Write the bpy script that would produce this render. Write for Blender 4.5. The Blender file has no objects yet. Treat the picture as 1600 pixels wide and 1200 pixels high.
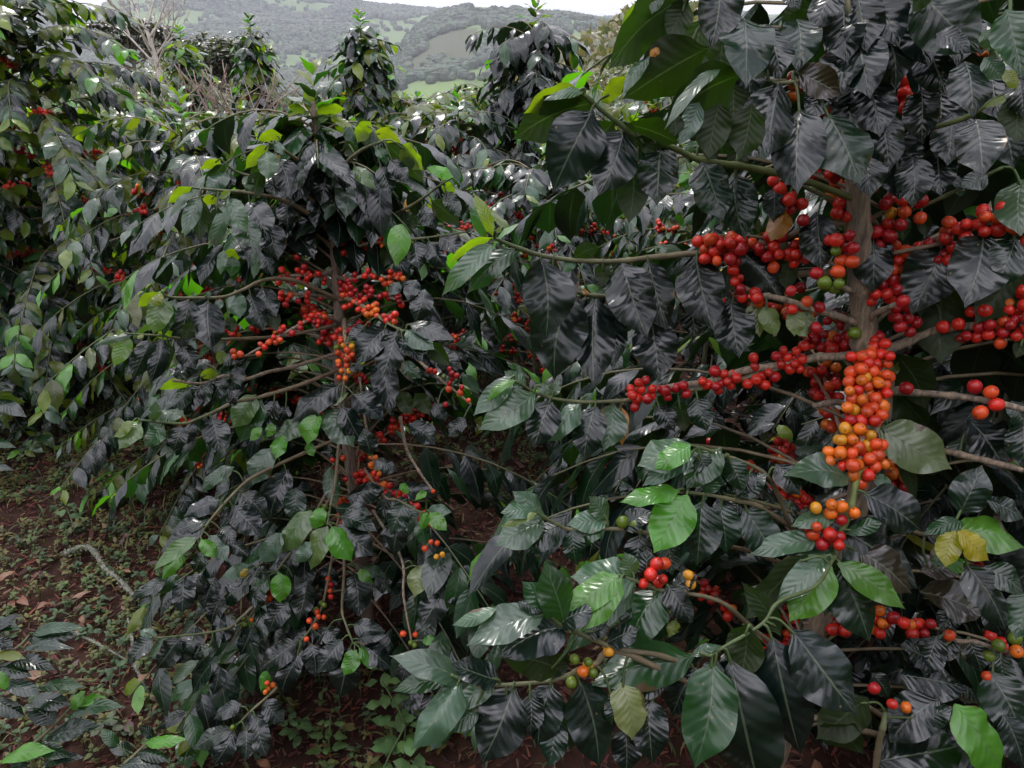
import bpy, math, random
import numpy as np
from mathutils import Vector, noise as mnoise

# ------------------------------------------------------------------ camera, world, sun
SC = bpy.context.scene
COL = SC.collection
CAMZ = 1.4
PITCH = math.radians(24.0)
FOC = 1155.0
cam_d = bpy.data.cameras.new('camera')
cam_d.sensor_width = 36.0
cam_d.lens = 36.0*FOC/1600.0
cam_d.clip_start = 0.02
cam_d.clip_end = 20000
cam = bpy.data.objects.new('camera', cam_d)
COL.objects.link(cam)
cam.location = (0, 0, CAMZ)
cam.rotation_euler = (math.radians(90)-PITCH, 0, 0)
SC.camera = cam

SUN_EL, SUN_AZ = math.radians(58), math.radians(-32)      # azimuth from +Y towards +X
world = bpy.data.worlds.new('World')
SC.world = world
world.use_nodes = True
wt = world.node_tree
for n in list(wt.nodes): wt.nodes.remove(n)
def wn(t, **k):
    n = wt.nodes.new(t)
    for a, b in k.items(): setattr(n, a, b)
    return n
w_out = wn('ShaderNodeOutputWorld')
w_sky = wn('ShaderNodeTexSky', sky_type='NISHITA', sun_disc=False)
w_sky.sun_elevation = SUN_EL
w_sky.sun_rotation = SUN_AZ
w_tc = wn('ShaderNodeTexCoord')
w_sep = wn('ShaderNodeSeparateXYZ')
w_map = wn('ShaderNodeMapRange')
w_map.inputs['From Min'].default_value = 0.0
w_map.inputs['From Max'].default_value = 0.9
w_noise = wn('ShaderNodeTexNoise')
w_noise.inputs['Scale'].default_value = 2.2
w_noise.inputs['Detail'].default_value = 6
w_ramp = wn('ShaderNodeValToRGB')
w_ramp.color_ramp.elements[0].position = 0.4
w_ramp.color_ramp.elements[0].color = (1.8, 1.9, 2.3, 1)
w_ramp.color_ramp.elements[1].position = 0.62
w_ramp.color_ramp.elements[1].color = (13.5, 13.2, 13.2, 1)
w_mul = wn('ShaderNodeMix', data_type='RGBA', blend_type='MULTIPLY')
w_mul.inputs[0].default_value = 1.0
w_grad = wn('ShaderNodeValToRGB')                          # CIE overcast: zenith brighter than the horizon
w_grad.color_ramp.elements[0].color = (1.12, 1.12, 1.12, 1)
w_grad.color_ramp.elements[1].color = (6.4, 6.3, 6.9, 1)
w_mix = wn('ShaderNodeMix', data_type='RGBA')
w_mix.inputs[0].default_value = 0.86
w_bg = wn('ShaderNodeBackground')
w_bg.inputs['Strength'].default_value = 0.105
L = wt.links.new
L(w_tc.outputs['Generated'], w_sep.inputs[0]); L(w_sep.outputs['Z'], w_map.inputs['Value'])
L(w_tc.outputs['Generated'], w_noise.inputs['Vector'])
w_hz = wn('ShaderNodeMapRange')                              # cloud cover is even near the horizon
w_hz.inputs['From Min'].default_value = 0.08; w_hz.inputs['From Max'].default_value = 0.4
w_cl = wn('ShaderNodeMix', data_type='RGBA'); w_cl.inputs[6].default_value = (12.0, 11.9, 12.3, 1)
L(w_sep.outputs['Z'], w_hz.inputs['Value']); L(w_hz.outputs[0], w_cl.inputs[0]); L(w_ramp.outputs[0], w_cl.inputs[7])
L(w_noise.outputs['Fac'], w_ramp.inputs[0]); L(w_map.outputs[0], w_grad.inputs[0])
L(w_cl.outputs[2], w_mul.inputs[6]); L(w_grad.outputs[0], w_mul.inputs[7])
L(w_sky.outputs[0], w_mix.inputs[6]); L(w_mul.outputs[2], w_mix.inputs[7])
L(w_mix.outputs[2], w_bg.inputs['Color']); L(w_bg.outputs[0], w_out.inputs['Surface'])

sun_d = bpy.data.lights.new('sun', 'SUN')
sun_d.energy = 2.6
sun_d.angle = math.radians(10)
sun_d.color = (1.0, 0.96, 0.9)
sun = bpy.data.objects.new('sun', sun_d)
COL.objects.link(sun)
sv = Vector((math.sin(SUN_AZ)*math.cos(SUN_EL), math.cos(SUN_AZ)*math.cos(SUN_EL), math.sin(SUN_EL)))
sun.rotation_euler = sv.to_track_quat('Z', 'Y').to_euler()

SC.view_settings.view_transform = 'Standard'
SC.view_settings.look = 'None'
SC.view_settings.exposure = -0.7
SC.view_settings.gamma = 1.0
SC.cycles.max_bounces = 8
SC.cycles.diffuse_bounces = 3
SC.cycles.glossy_bounces = 3
SC.cycles.transmission_bounces = 4
SC.cycles.volume_bounces = 1
SC.cycles.sample_clamp_indirect = 6

# ------------------------------------------------------------------ helpers
CAMP = np.array([0, 0, CAMZ])
FWD = np.array([0, math.cos(PITCH), -math.sin(PITCH)])
UPV = np.array([0, math.sin(PITCH), math.cos(PITCH)])
RGT = np.array([1.0, 0, 0])
UP = np.array([0, 0, 1.0])
def at(px, py, Y):
    """the point of the scene seen at photo position (px, py), Y metres ahead"""
    d = RGT*((px-800)/FOC) + UPV*((600-py)/FOC) + FWD
    return CAMP + d*(Y/d[1])
def proj(P):
    v = np.asarray(P)-CAMP
    f = v @ FWD
    return 800+FOC*(v @ RGT)/f, 600-FOC*(v @ UPV)/f, f
def ptin(x): return at(x[0], x[1], x[2])
def nrm(v):
    v = np.asarray(v, float)
    return v/np.maximum(np.linalg.norm(v, axis=-1, keepdims=True), 1e-9)

def tag(o, label=None, cat=None, group=None, kind=None):
    if label: o['label'] = label
    if cat: o['category'] = cat
    if group: o['group'] = group
    if kind: o['kind'] = kind
    return o
def empty(name, loc, label=None, cat=None, group=None):
    o = bpy.data.objects.new(name, None)
    o.empty_display_size = 0.1
    COL.objects.link(o); o.location = [float(c) for c in loc]
    return tag(o, label, cat, group)
def mesh_obj(name, V, F, mats, parent=None, col=None, uv=None, smooth=True, fmat=None, origin=None):
    """V (n,3) world coordinates, F (m,k) array; one mesh object"""
    V = np.asarray(V, np.float32); F = np.asarray(F, np.int32)
    o0 = np.array(origin if origin is not None else V[:1].mean(0), np.float32)
    k = F.shape[1]
    me = bpy.data.meshes.new(name)
    me.vertices.add(len(V)); me.vertices.foreach_set('co', (V-o0).ravel())
    me.loops.add(F.size); me.loops.foreach_set('vertex_index', F.ravel())
    me.polygons.add(len(F)); me.polygons.foreach_set('loop_start', np.arange(0, F.size, k, dtype=np.int32))
    me.polygons.foreach_set('loop_total', np.full(len(F), k, np.int32))
    me.polygons.foreach_set('use_smooth', np.full(len(F), smooth))
    if fmat is not None: me.polygons.foreach_set('material_index', np.asarray(fmat, np.int32))
    me.update(calc_edges=True)
    if uv is not None:
        l = me.uv_layers.new(name='UVMap')
        l.data.foreach_set('uv', np.asarray(uv, np.float32)[F.ravel()].ravel())
    if col is not None:
        a = me.color_attributes.new('tint', 'FLOAT_COLOR', 'POINT')
        a.data.foreach_set('color', np.asarray(col, np.float32).ravel())
    for m in (mats if isinstance(mats, (list, tuple)) else [mats]): me.materials.append(m)
    o = bpy.data.objects.new(name, me)
    COL.objects.link(o)
    if parent is not None:
        o.parent = parent
        pl = np.array(parent_world(parent), np.float32)
        o.location = [float(c) for c in (o0-pl)]
    else:
        o.location = [float(c) for c in o0]
    return o
def parent_world(p):
    l = Vector(p.location)
    while p.parent is not None:
        p = p.parent; l = l+Vector(p.location)
    return l

# ------------------------------------------------------------------ materials
def new_mat(name):
    m = bpy.data.materials.new(name); m.use_nodes = True
    nt = m.node_tree
    for n in list(nt.nodes): nt.nodes.remove(n)
    def N(t, **k):
        n = nt.nodes.new(t)
        for a, b in k.items(): setattr(n, a, b)
        return n
    out = N('ShaderNodeOutputMaterial')
    return m, nt, N, out
def math_n(N, nt, op, a, b=None, c=None):
    n = N('ShaderNodeMath', operation=op)
    for i, x in enumerate((a, b, c)):
        if x is None: continue
        if isinstance(x, (int, float)): n.inputs[i].default_value = x
        else: nt.links.new(x, n.inputs[i])
    return n.outputs[0]
def mix_rgb(N, nt, fac, a, b, mode='MIX'):
    n = N('ShaderNodeMix', data_type='RGBA', blend_type=mode)
    for i, x in ((0, fac), (6, a), (7, b)):
        if isinstance(x, (int, float)): n.inputs[i].default_value = x
        elif isinstance(x, tuple): n.inputs[i].default_value = (*x, 1)
        else: nt.links.new(x, n.inputs[i])
    return n.outputs[2]

def leaf_material(name, near=True, veins=9.0, vein_tint=(0.13, 0.16, 0.1), rough=0.24):
    m, nt, N, out = new_mat(name)
    L = nt.links.new
    at_ = N('ShaderNodeAttribute', attribute_name='tint')
    uv = N('ShaderNodeUVMap', uv_map='UVMap')
    sep = N('ShaderNodeSeparateXYZ'); L(uv.outputs[0], sep.inputs[0])
    s, v = sep.outputs['X'], sep.outputs['Y']                      # along the leaf, across it (-1..1)
    av = math_n(N, nt, 'ABSOLUTE', v)
    # midrib and side veins
    rib = N('ShaderNodeMapRange'); L(av, rib.inputs[0])
    rib.inputs['From Min'].default_value = 0.012; rib.inputs['From Max'].default_value = 0.05
    rib.inputs['To Min'].default_value = 1; rib.inputs['To Max'].default_value = 0
    ph = math_n(N, nt, 'SUBTRACT', math_n(N, nt, 'MULTIPLY', s, veins), math_n(N, nt, 'MULTIPLY', math_n(N, nt, 'POWER', av, 0.8), 1.9))
    tri = math_n(N, nt, 'ABSOLUTE', math_n(N, nt, 'SUBTRACT', math_n(N, nt, 'FRACT', ph), 0.5))   # .5 on a vein, 0 between
    vein = N('ShaderNodeMapRange'); L(tri, vein.inputs[0])
    vein.inputs['From Min'].default_value = 0.44; vein.inputs['From Max'].default_value = 0.5
    base = at_.outputs['Color']
    tco = N('ShaderNodeTexCoord')
    nz = N('ShaderNodeTexNoise'); nz.inputs['Scale'].default_value = 30
    L(tco.outputs['Object'], nz.inputs['Vector'])
    nz.inputs['Detail'].default_value = 3
    geo = N('ShaderNodeNewGeometry')
    vari = N('ShaderNodeMapRange'); L(nz.outputs['Fac'], vari.inputs[0])
    vari.inputs['From Min'].default_value = 0.3; vari.inputs['From Max'].default_value = 0.7
    vari.inputs['To Min'].default_value = 0.75; vari.inputs['To Max'].default_value = 1.25
    vm = N('ShaderNodeVectorMath', operation='SCALE'); L(base, vm.inputs[0]); L(vari.outputs[0], vm.inputs['Scale'])
    c = vm.outputs[0]
    c = mix_rgb(N, nt, math_n(N, nt, 'MULTIPLY', vein.outputs[0], 0.05), c, vein_tint)
    c = mix_rgb(N, nt, math_n(N, nt, 'MULTIPLY', rib.outputs[0], 0.5), c, vein_tint)
    if near:                                                          # specks and small brown spots
        vo = N('ShaderNodeTexVoronoi'); vo.inputs['Scale'].default_value = 75; L(tco.outputs['Object'], vo.inputs['Vector'])
        sp = N('ShaderNodeMapRange'); L(vo.outputs['Distance'], sp.inputs[0])
        sp.inputs['From Min'].default_value = 0.05; sp.inputs['From Max'].default_value = 0.12
        sp.inputs['To Min'].default_value = 1; sp.inputs['To Max'].default_value = 0
        gate = N('ShaderNodeTexNoise'); gate.inputs['Scale'].default_value = 9; L(tco.outputs['Object'], gate.inputs['Vector'])
        g2 = math_n(N, nt, 'GREATER_THAN', gate.outputs['Fac'], 0.55)
        c = mix_rgb(N, nt, math_n(N, nt, 'MULTIPLY', math_n(N, nt, 'MULTIPLY', sp.outputs[0], g2), 0.6), c, (0.22, 0.14, 0.07))
    if near:                                                          # dried brown margins here and there
        edge = math_n(N, nt, 'ADD', math_n(N, nt, 'MULTIPLY', av, 0.25), math_n(N, nt, 'MULTIPLY', nz.outputs['Fac'], 1.0))
        ed = N('ShaderNodeMapRange'); L(edge, ed.inputs[0]); ed.inputs['From Min'].default_value = 0.86; ed.inputs['From Max'].default_value = 0.9
        c = mix_rgb(N, nt, ed.outputs[0], c, (0.09, 0.055, 0.025))
    # the underside is paler and duller
    under = mix_rgb(N, nt, 0.35, c, (0.05, 0.07, 0.025))
    c2 = mix_rgb(N, nt, geo.outputs['Backfacing'], c, under)
    pr = N('ShaderNodeBsdfPrincipled')
    L(c2, pr.inputs['Base Color'])
    rn = N('ShaderNodeMapRange'); L(nz.outputs['Fac'], rn.inputs[0])
    rn.inputs['To Min'].default_value = rough-0.13; rn.inputs['To Max'].default_value = rough+0.1
    rr = math_n(N, nt, 'ADD', rn.outputs[0], math_n(N, nt, 'MULTIPLY', geo.outputs['Backfacing'], 0.25))
    L(rr, pr.inputs['Roughness'])
    pr.inputs['IOR'].default_value = 1.5
    L(math_n(N, nt, 'SUBTRACT', 0.64, math_n(N, nt, 'MULTIPLY', geo.outputs['Backfacing'], 0.3)), pr.inputs['Specular IOR Level'])
    # quilting
    h = math_n(N, nt, 'MULTIPLY', math_n(N, nt, 'COSINE', math_n(N, nt, 'MULTIPLY', tri, 2*math.pi)), 0.5)
    hh = math_n(N, nt, 'ADD', h, math_n(N, nt, 'MULTIPLY', rib.outputs[0], -0.5))
    lg = N('ShaderNodeTexNoise'); lg.inputs['Scale'].default_value = 38; lg.inputs['Detail'].default_value = 0; L(tco.outputs['Object'], lg.inputs['Vector'])
    hh = math_n(N, nt, 'ADD', hh, math_n(N, nt, 'MULTIPLY', lg.outputs['Fac'], 2.4))
    bp = N('ShaderNodeBump'); bp.inputs['Strength'].default_value = 0.55 if near else 0.4
    bp.inputs['Distance'].default_value = 0.0005
    L(hh, bp.inputs['Height']); L(bp.outputs[0], pr.inputs['Normal'])
    tr = N('ShaderNodeBsdfTranslucent')
    tv = N('ShaderNodeVectorMath', operation='MULTIPLY'); L(base, tv.inputs[0]); tv.inputs[1].default_value = (2.4, 2.9, 0.4)
    L(mix_rgb(N, nt, math_n(N, nt, 'MULTIPLY', rib.outputs[0], 0.5), tv.outputs[0], (0.1, 0.2, 0.02)), tr.inputs['Color'])
    mx = N('ShaderNodeMixShader')
    L(at_.outputs['Alpha'], mx.inputs[0]); L(pr.outputs[0], mx.inputs[1]); L(tr.outputs[0], mx.inputs[2])
    L(mx.outputs[0], out.inputs[0])
    return m

def tint_material(name, rough=0.5, bump=0.0, bscale=100, spec=0.5, coat=0.0, noise_amt=0.25, nscale=60):
    m, nt, N, out = new_mat(name)
    L = nt.links.new
    a = N('ShaderNodeAttribute', attribute_name='tint')
    nz = N('ShaderNodeTexNoise'); nz.inputs['Scale'].default_value = nscale; nz.inputs['Detail'].default_value = 4
    tc = N('ShaderNodeTexCoord'); L(tc.outputs['Object'], nz.inputs['Vector'])
    mr = N('ShaderNodeMapRange'); L(nz.outputs['Fac'], mr.inputs[0])
    mr.inputs['From Min'].default_value = 0.3; mr.inputs['From Max'].default_value = 0.7
    mr.inputs['To Min'].default_value = 1-noise_amt; mr.inputs['To Max'].default_value = 1+noise_amt
    vm = N('ShaderNodeVectorMath', operation='SCALE'); L(a.outputs['Color'], vm.inputs[0]); L(mr.outputs[0], vm.inputs['Scale'])
    pr = N('ShaderNodeBsdfPrincipled'); L(vm.outputs[0], pr.inputs['Base Color'])
    pr.inputs['Roughness'].default_value = rough
    pr.inputs['Specular IOR Level'].default_value = spec
    pr.inputs['Coat Weight'].default_value = coat
    pr.inputs['Coat Roughness'].default_value = 0.15
    if bump:
        b2 = N('ShaderNodeTexNoise'); b2.inputs['Scale'].default_value = bscale; b2.inputs['Detail'].default_value = 5
        L(tc.outputs['Object'], b2.inputs['Vector'])
        bp = N('ShaderNodeBump'); bp.inputs['Strength'].default_value = 0.8; bp.inputs['Distance'].default_value = bump
        L(b2.outputs['Fac'], bp.inputs['Height']); L(bp.outputs[0], pr.inputs['Normal'])
    L(pr.outputs[0], out.inputs[0])
    return m

def bark_material():
    m, nt, N, out = new_mat('coffee_bark')
    L = nt.links.new
    a = N('ShaderNodeAttribute', attribute_name='tint')
    tc = N('ShaderNodeTexCoord')
    mp = N('ShaderNodeMapping'); mp.inputs['Scale'].default_value = (1, 1, 0.16)
    L(tc.outputs['Object'], mp.inputs[0])
    nz = N('ShaderNodeTexNoise'); nz.inputs['Scale'].default_value = 190; nz.inputs['Detail'].default_value = 6; nz.inputs['Roughness'].default_value = 0.7
    L(mp.outputs[0], nz.inputs['Vector'])
    n2 = N('ShaderNodeTexNoise'); n2.inputs['Scale'].default_value = 40; n2.inputs['Detail'].default_value = 3
    L(tc.outputs['Object'], n2.inputs['Vector'])
    r = N('ShaderNodeMapRange'); L(nz.outputs['Fac'], r.inputs[0])
    r.inputs['From Min'].default_value = 0.35; r.inputs['From Max'].default_value = 0.65
    r.inputs['To Min'].default_value = 0.15; r.inputs['To Max'].default_value = 2.0
    vm = N('ShaderNodeVectorMath', operation='SCALE'); L(a.outputs['Color'], vm.inputs[0]); L(r.outputs[0], vm.inputs['Scale'])
    c = mix_rgb(N, nt, math_n(N, nt, 'MULTIPLY', n2.outputs['Fac'], 0.5), vm.outputs[0], (0.2, 0.19, 0.16))
    pr = N('ShaderNodeBsdfPrincipled'); L(c, pr.inputs['Base Color']); pr.inputs['Roughness'].default_value = 0.8
    bp = N('ShaderNodeBump'); bp.inputs['Distance'].default_value = 0.0018; bp.inputs['Strength'].default_value = 1.0
    L(nz.outputs['Fac'], bp.inputs['Height']); L(bp.outputs[0], pr.inputs['Normal'])
    L(pr.outputs[0], out.inputs[0])
    return m

M_LEAF = leaf_material('coffee_leaf_near', True)
M_LEAFM = leaf_material('coffee_leaf_mid', False, veins=8)
M_WEED = leaf_material('weed_leaf', False, veins=6, vein_tint=(0.2, 0.26, 0.1), rough=0.6)
M_BERRY = tint_material('coffee_cherry', rough=0.24, spec=0.42, coat=0.0, noise_amt=0.4, nscale=70)
M_BARK = bark_material()
M_TWIG = tint_material('young_twig', rough=0.6, bump=0.0006, bscale=300)
M_CHIP = tint_material('mulch_chip', rough=0.75, bump=0.001, bscale=200)
M_LICHEN = tint_material('lichen', rough=0.9, bump=0.003, bscale=160, noise_amt=0.5, nscale=120)
M_FAR = tint_material('far_foliage', rough=0.7, spec=0.25, noise_amt=0.35, nscale=3)

# ------------------------------------------------------------------ leaves
WS = np.array([0, .03, .05, .10, .18, .30, .45, .60, .72, .83, .90, .95, 1.0])
WW = np.array([.05, .05, .18, .52, .80, .97, 1.0, .94, .78, .46, .22, .08, .0])
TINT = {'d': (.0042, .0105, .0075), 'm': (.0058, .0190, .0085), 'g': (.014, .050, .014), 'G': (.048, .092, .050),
        'v': (.070, .092, .012), 'y': (.065, .20, .018), 'l': (.11, .15, .012), 'o': (.28, .12, .012), 'p': (.13, .17, .06), 'k': (.009, .021, .004),  # v: the yellow of backlit crown leaves is put into this tint
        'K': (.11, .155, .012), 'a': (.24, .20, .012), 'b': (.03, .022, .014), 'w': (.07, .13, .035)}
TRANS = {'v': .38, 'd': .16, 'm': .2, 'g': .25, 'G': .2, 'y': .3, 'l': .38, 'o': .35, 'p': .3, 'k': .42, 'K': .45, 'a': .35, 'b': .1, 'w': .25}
class Leaves:
    """collects leaves; each is base, direction, normal, length, width, arch, fold, colour"""
    def __init__(s): s.r = []
    def add(s, P, t, n, Ln, W, arch=.08, fold=-.12, kind='d', rng=random, wav=1.0, tint=None, tr=None):
        c = np.array(tint if tint is not None else TINT[kind])*(0.8+0.45*rng.random())
        c = c*np.array([1+rng.uniform(-.12, .12), 1+rng.uniform(-.06, .06), 1+rng.uniform(-.15, .15)])
        s.r.append((*P, *t, *n, Ln, W, arch, fold, rng.uniform(0, 6.28), rng.uniform(-.05, .05), rng.uniform(-.5, .5), wav,
                    *c, (tr if tr is not None else TRANS[kind])))
    def build(s, name, lod, mat, parent=None, origin=None, label=None):
        if not s.r: return None
        A = np.array(s.r); n = len(A)
        nu, nv = {0: (20, 9), 1: (10, 5), 2: (6, 3), 3: (4, 3)}[lod]
        P, t, nn = A[:, 0:3], nrm(A[:, 3:6]), A[:, 6:9]
        nn = nrm(nn - t*np.sum(nn*t, 1, keepdims=True)); b = np.cross(nn, t)
        Ln, W, arch, fold, ph, side, tw, wav = [A[:, i][:, None, None] for i in range(9, 17)]
        u = np.linspace(0, 1, nu); 
        if lod <= 1: u = u**0.95
        v = np.linspace(-1, 1, nv)
        U, V = np.meshgrid(u, v, indexing='ij'); U = U[None]; V = V[None]; aV = np.abs(V)
        w = np.interp(U, WS, WW)
        wh = w*W/2
        lat = V*wh*np.cos(np.clip(np.abs(fold), 0, 1.2)) + side*Ln*np.sin(math.pi*U)
        z = arch*Ln*np.sin(math.pi*np.power(U, .9)) + fold*aV**1.3*wh
        z = z + wav*.10*W*w*aV**1.6*np.sin(U*10+ph+np.sign(V)*1.3)
        z = z + wav*.028*W*w*aV*np.sin(U*27+2*ph+np.sign(V))
        if lod == 0:
            z = z + .007*W*w*np.cos(2*math.pi*(9*U-1.9*aV**.8))*np.sin(math.pi*np.clip(aV, 0, 1))*wav
        z = z + np.sin(tw*(U-.4))*V*wh
        al = U*Ln
        X = (P[:, None, None, :] + t[:, None, None, :]*al[..., None] + b[:, None, None, :]*lat[..., None]
             + nn[:, None, None, :]*z[..., None])
        X = X.reshape(-1, 3)
        i, j = np.meshgrid(np.arange(nu-1), np.arange(nv-1), indexing='ij')
        q = (i*nv+j).ravel()
        Q = np.stack([q, q+nv, q+nv+1, q+1], 1)
        F = (Q[None]+(np.arange(n)*nu*nv)[:, None, None]).reshape(-1, 4)
        UVc = np.stack([np.broadcast_to(U[0], (nu, nv)), np.broadcast_to(V[0], (nu, nv))], -1).reshape(-1, 2)
        UVc = np.tile(UVc, (n, 1))
        C = np.repeat(A[:, 17:21], nu*nv, axis=0)
        o = mesh_obj(name, X, F, mat, parent, C, UVc, origin=origin)
        if label: o['label'] = label
        return o

# ------------------------------------------------------------------ tubes
def smooth_path(pts, n=6):
    pts = np.asarray(pts, float)
    if len(pts) < 3: return np.array([pts[0]+(pts[-1]-pts[0])*k/n for k in range(n+1)])
    ext = np.vstack([2*pts[0]-pts[1], pts, 2*pts[-1]-pts[-2]])
    o = []
    for i in range(1, len(ext)-2):
        p0, p1, p2, p3 = ext[i-1:i+3]
        for k in range(n):
            t = k/n
            o.append(.5*((2*p1)+(-p0+p2)*t+(2*p0-5*p1+4*p2-p3)*t*t+(-p0+3*p1-3*p2+p3)*t**3))
    o.append(pts[-1])
    return np.array(o)
class Tubes:
    def __init__(s): s.V = []; s.F = []; s.C = []; s.n = 0
    def add(s, path, r0, r1, sides=6, c0=(.16, .11, .075), c1=None, rough=0.0, rng=random, nodes=0.0):
        path = np.asarray(path, float); m = len(path)
        c1 = c0 if c1 is None else c1
        T = nrm(np.gradient(path, axis=0))
        ref = np.array([0.13, 0.21, 1.0]) if abs(T[:, 2]).mean() < .8 else np.array([1.0, .2, .1])
        A = nrm(np.cross(T, ref)); B = np.cross(T, A)
        t = np.linspace(0, 1, m)
        r = r0+(r1-r0)*t
        if nodes: 
            s_ = np.concatenate([[0], np.cumsum(np.linalg.norm(np.diff(path, axis=0), axis=1))])
            r = r*(1+.28*np.maximum(0, np.cos(2*math.pi*s_/nodes))**8)
        a = np.linspace(0, 2*math.pi, sides, endpoint=False)
        R = r[:, None]*(1+rough*np.array([[rng.uniform(-1, 1) for _ in a] for _ in path])) if rough else np.repeat(r[:, None], sides, 1)
        X = path[:, None]+R[..., None]*(np.cos(a)[None, :, None]*A[:, None]+np.sin(a)[None, :, None]*B[:, None])
        i, j = np.meshgrid(np.arange(m-1), np.arange(sides), indexing='ij')
        q = (i*sides+j).ravel(); q2 = (i*sides+(j+1) % sides).ravel()
        s.F.append(np.stack([q, q2, q2+sides, q+sides], 1)+s.n)
        s.V.append(X.reshape(-1, 3)); s.n += m*sides
        s.V.append(path[[0, -1]]-T[[0, -1]]*np.array([[r[0]*.3], [-r[-1]*.5]])); s.n += 2
        e = s.n-2; b0 = e-m*sides
        jj = np.arange(sides); j2 = (jj+1) % sides
        s.F.append(np.stack([b0+j2, b0+jj, np.full(sides, e), np.full(sides, e)], 1)[:, [0, 1, 2, 2]])
        top = b0+(m-1)*sides
        s.F.append(np.stack([top+jj, top+j2, np.full(sides, e+1), np.full(sides, e+1)], 1))
        c = np.array(c0)[None]*(1-t)[:, None]+np.array(c1)[None]*t[:, None]
        cc = np.concatenate([np.repeat(c, sides, 0), c[[0, -1]]])
        s.C.append(np.concatenate([cc, np.ones((len(cc), 1))], 1))
    def build(s, name, mat, parent=None, origin=None):
        if not s.V: return None
        V = np.concatenate(s.V); F = np.concatenate(s.F); C = np.concatenate(s.C)
        quad = F[:, 2] != F[:, 3]
        # triangles of the caps become quads by repeating is invalid: fan them as tris in a tri mesh
        tri = np.concatenate([F[quad][:, [0, 1, 2]], F[quad][:, [0, 2, 3]], F[~quad][:, :3]])
        return mesh_obj(name, V, tri, mat, parent, C, origin=origin)

# ------------------------------------------------------------------ berries
def ball(nu, nv):
    V = [(0, 0, 1)]; 
    for i in range(1, nv):
        th = math.pi*i/nv
        for j in range(nu):
            V.append((math.sin(th)*math.cos(2*math.pi*j/nu), math.sin(th)*math.sin(2*math.pi*j/nu), math.cos(th)))
    V.append((0, 0, -1)); F = []
    for j in range(nu): F.append((0, 1+j, 1+(j+1) % nu))
    for i in range(nv-2):
        for j in range(nu):
            a = 1+i*nu+j; b = 1+i*nu+(j+1) % nu
            F += [(a, a+nu, b+nu), (a, b+nu, b)]
    e = len(V)-1; k = 1+(nv-2)*nu
    for j in range(nu): F.append((k+(j+1) % nu, k+j, e))
    return np.array(V, float), np.array(F)
BALL = {0: ball(16, 12), 1: ball(10, 7), 2: ball(7, 5), 3: ball(5, 4)}
BC = {'r': (.50, .022, .012), 'R': (.32, .010, .012), 'o': (.60, .13, .012), 'a': (.62, .27, .02), 'g': (.10, .15, .015), 'D': (.06, .006, .012), 'f': (.56, .062, .014)}
class Berries:
    def __init__(s): s.r = []
    def ball(s, c, r, axis, col): s.r.append((*c, r, *axis, *BC[col]))
    def cluster(s, c, n, r, mix='rrrrRf', rng=random, squash=(1, 1, 1), keep=None):
        """n berries packed round the point c without running into each other"""
        pts = [] if keep is None else keep
        got = 0; tries = 0; R = r*0.9
        c = np.asarray(c, float)
        while got < n and tries < 3000:
            tries += 1
            d = nrm(np.array([rng.gauss(0, 1), rng.gauss(0, 1), rng.gauss(0, 1)]))
            p = c+d*R*rng.uniform(.75, 1.15)*np.array(squash)
            rr = r*rng.uniform(.82, 1.12)
            ok = True
            for q, qr in pts:
                if np.sum((p-q)**2) < ((rr+qr)*.86)**2: ok = False; break
            if ok:
                pts.append((p, rr)); got += 1
                ax = nrm(p-c+np.array([rng.uniform(-.4, .4) for _ in range(3)])*r)
                s.r.append((*p, rr, *ax, *BC[rng.choice(mix)]))
            else: R += r*.02
        return pts
    def build(s, name, lod, parent=None, origin=None):
        if not s.r: return None
        A = np.array(s.r); n = len(A); BV, BF = BALL[lod]
        ax = nrm(A[:, 4:7]); a = nrm(np.cross(ax, np.array([.3, .5, .81]))); b = np.cross(ax, a)
        # a cherry: slightly long, blunt at the crown with a small navel
        z = BV[:, 2]; shp = 1-0.05*np.abs(z)**4
        xy = BV[:, :2]*(1+.02*z)[:, None]
        zz = z*1.13*shp - np.where(z > .97, .09, 0)
        X = A[:, None, 0:3]+A[:, None, 3:4]*(xy[None, :, 0:1]*a[:, None]+xy[None, :, 1:2]*b[:, None]+zz[None, :, None]*ax[:, None])
        F = (BF[None]+(np.arange(n)*len(BV))[:, None, None]).reshape(-1, 3)
        C = np.repeat(A[:, None, 7:10], len(BV), 1)*(0.85+.3*np.random.RandomState(n).rand(n, 1, 1))
        if lod <= 1: C[:, z > .97] = (.05, .025, .012)
        C = np.concatenate([C.reshape(-1, 3), np.ones((n*len(BV), 1))], 1)
        return mesh_obj(name, X.reshape(-1, 3), F, M_BERRY, parent, C, origin=origin)

# ------------------------------------------------------------------ the ground, the valley and the hills (one sheet)
def prof(tab, x):
    xs = np.array([a for a, _ in tab]); ys = np.array([b for _, b in tab])
    return np.interp(x, xs, ys)
def row_ang(py): return math.radians(90)-PITCH and (math.atan2((600-py)/FOC*math.cos(PITCH)-math.sin(PITCH), (600-py)/FOC*math.sin(PITCH)+math.cos(PITCH)))
def taz(px): return (px-800)/FOC/1.0946
RIDGE = [(taz(a), math.tan(row_ang(b))) for a, b in
         [(-400, 60), (-100, 50), (60, 52), (130, 50), (165, 30), (190, 10), (215, 3), (255, 9), (300, 0), (345, -6), (430, 0), (480, 8), (560, 10), (620, 17), (680, 24), (760, 30), (900, 34), (1100, 28), (1500, 20), (2200, 30)]]
RIDGE2 = [(taz(a), math.tan(row_ang(b))) for a, b in
          [(560, 200), (600, 120), (640, 60), (668, 36), (695, 22), (740, 12), (790, 13), (830, 24), (880, 26), (960, 40), (1100, 60), (1400, 80)]]
FAR_R, NEAR_R = 1700.0, 950.0
def sstep(a, b, x):
    t = np.clip((x-a)/(b-a), 0, 1); return t*t*(3-2*t)
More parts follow.
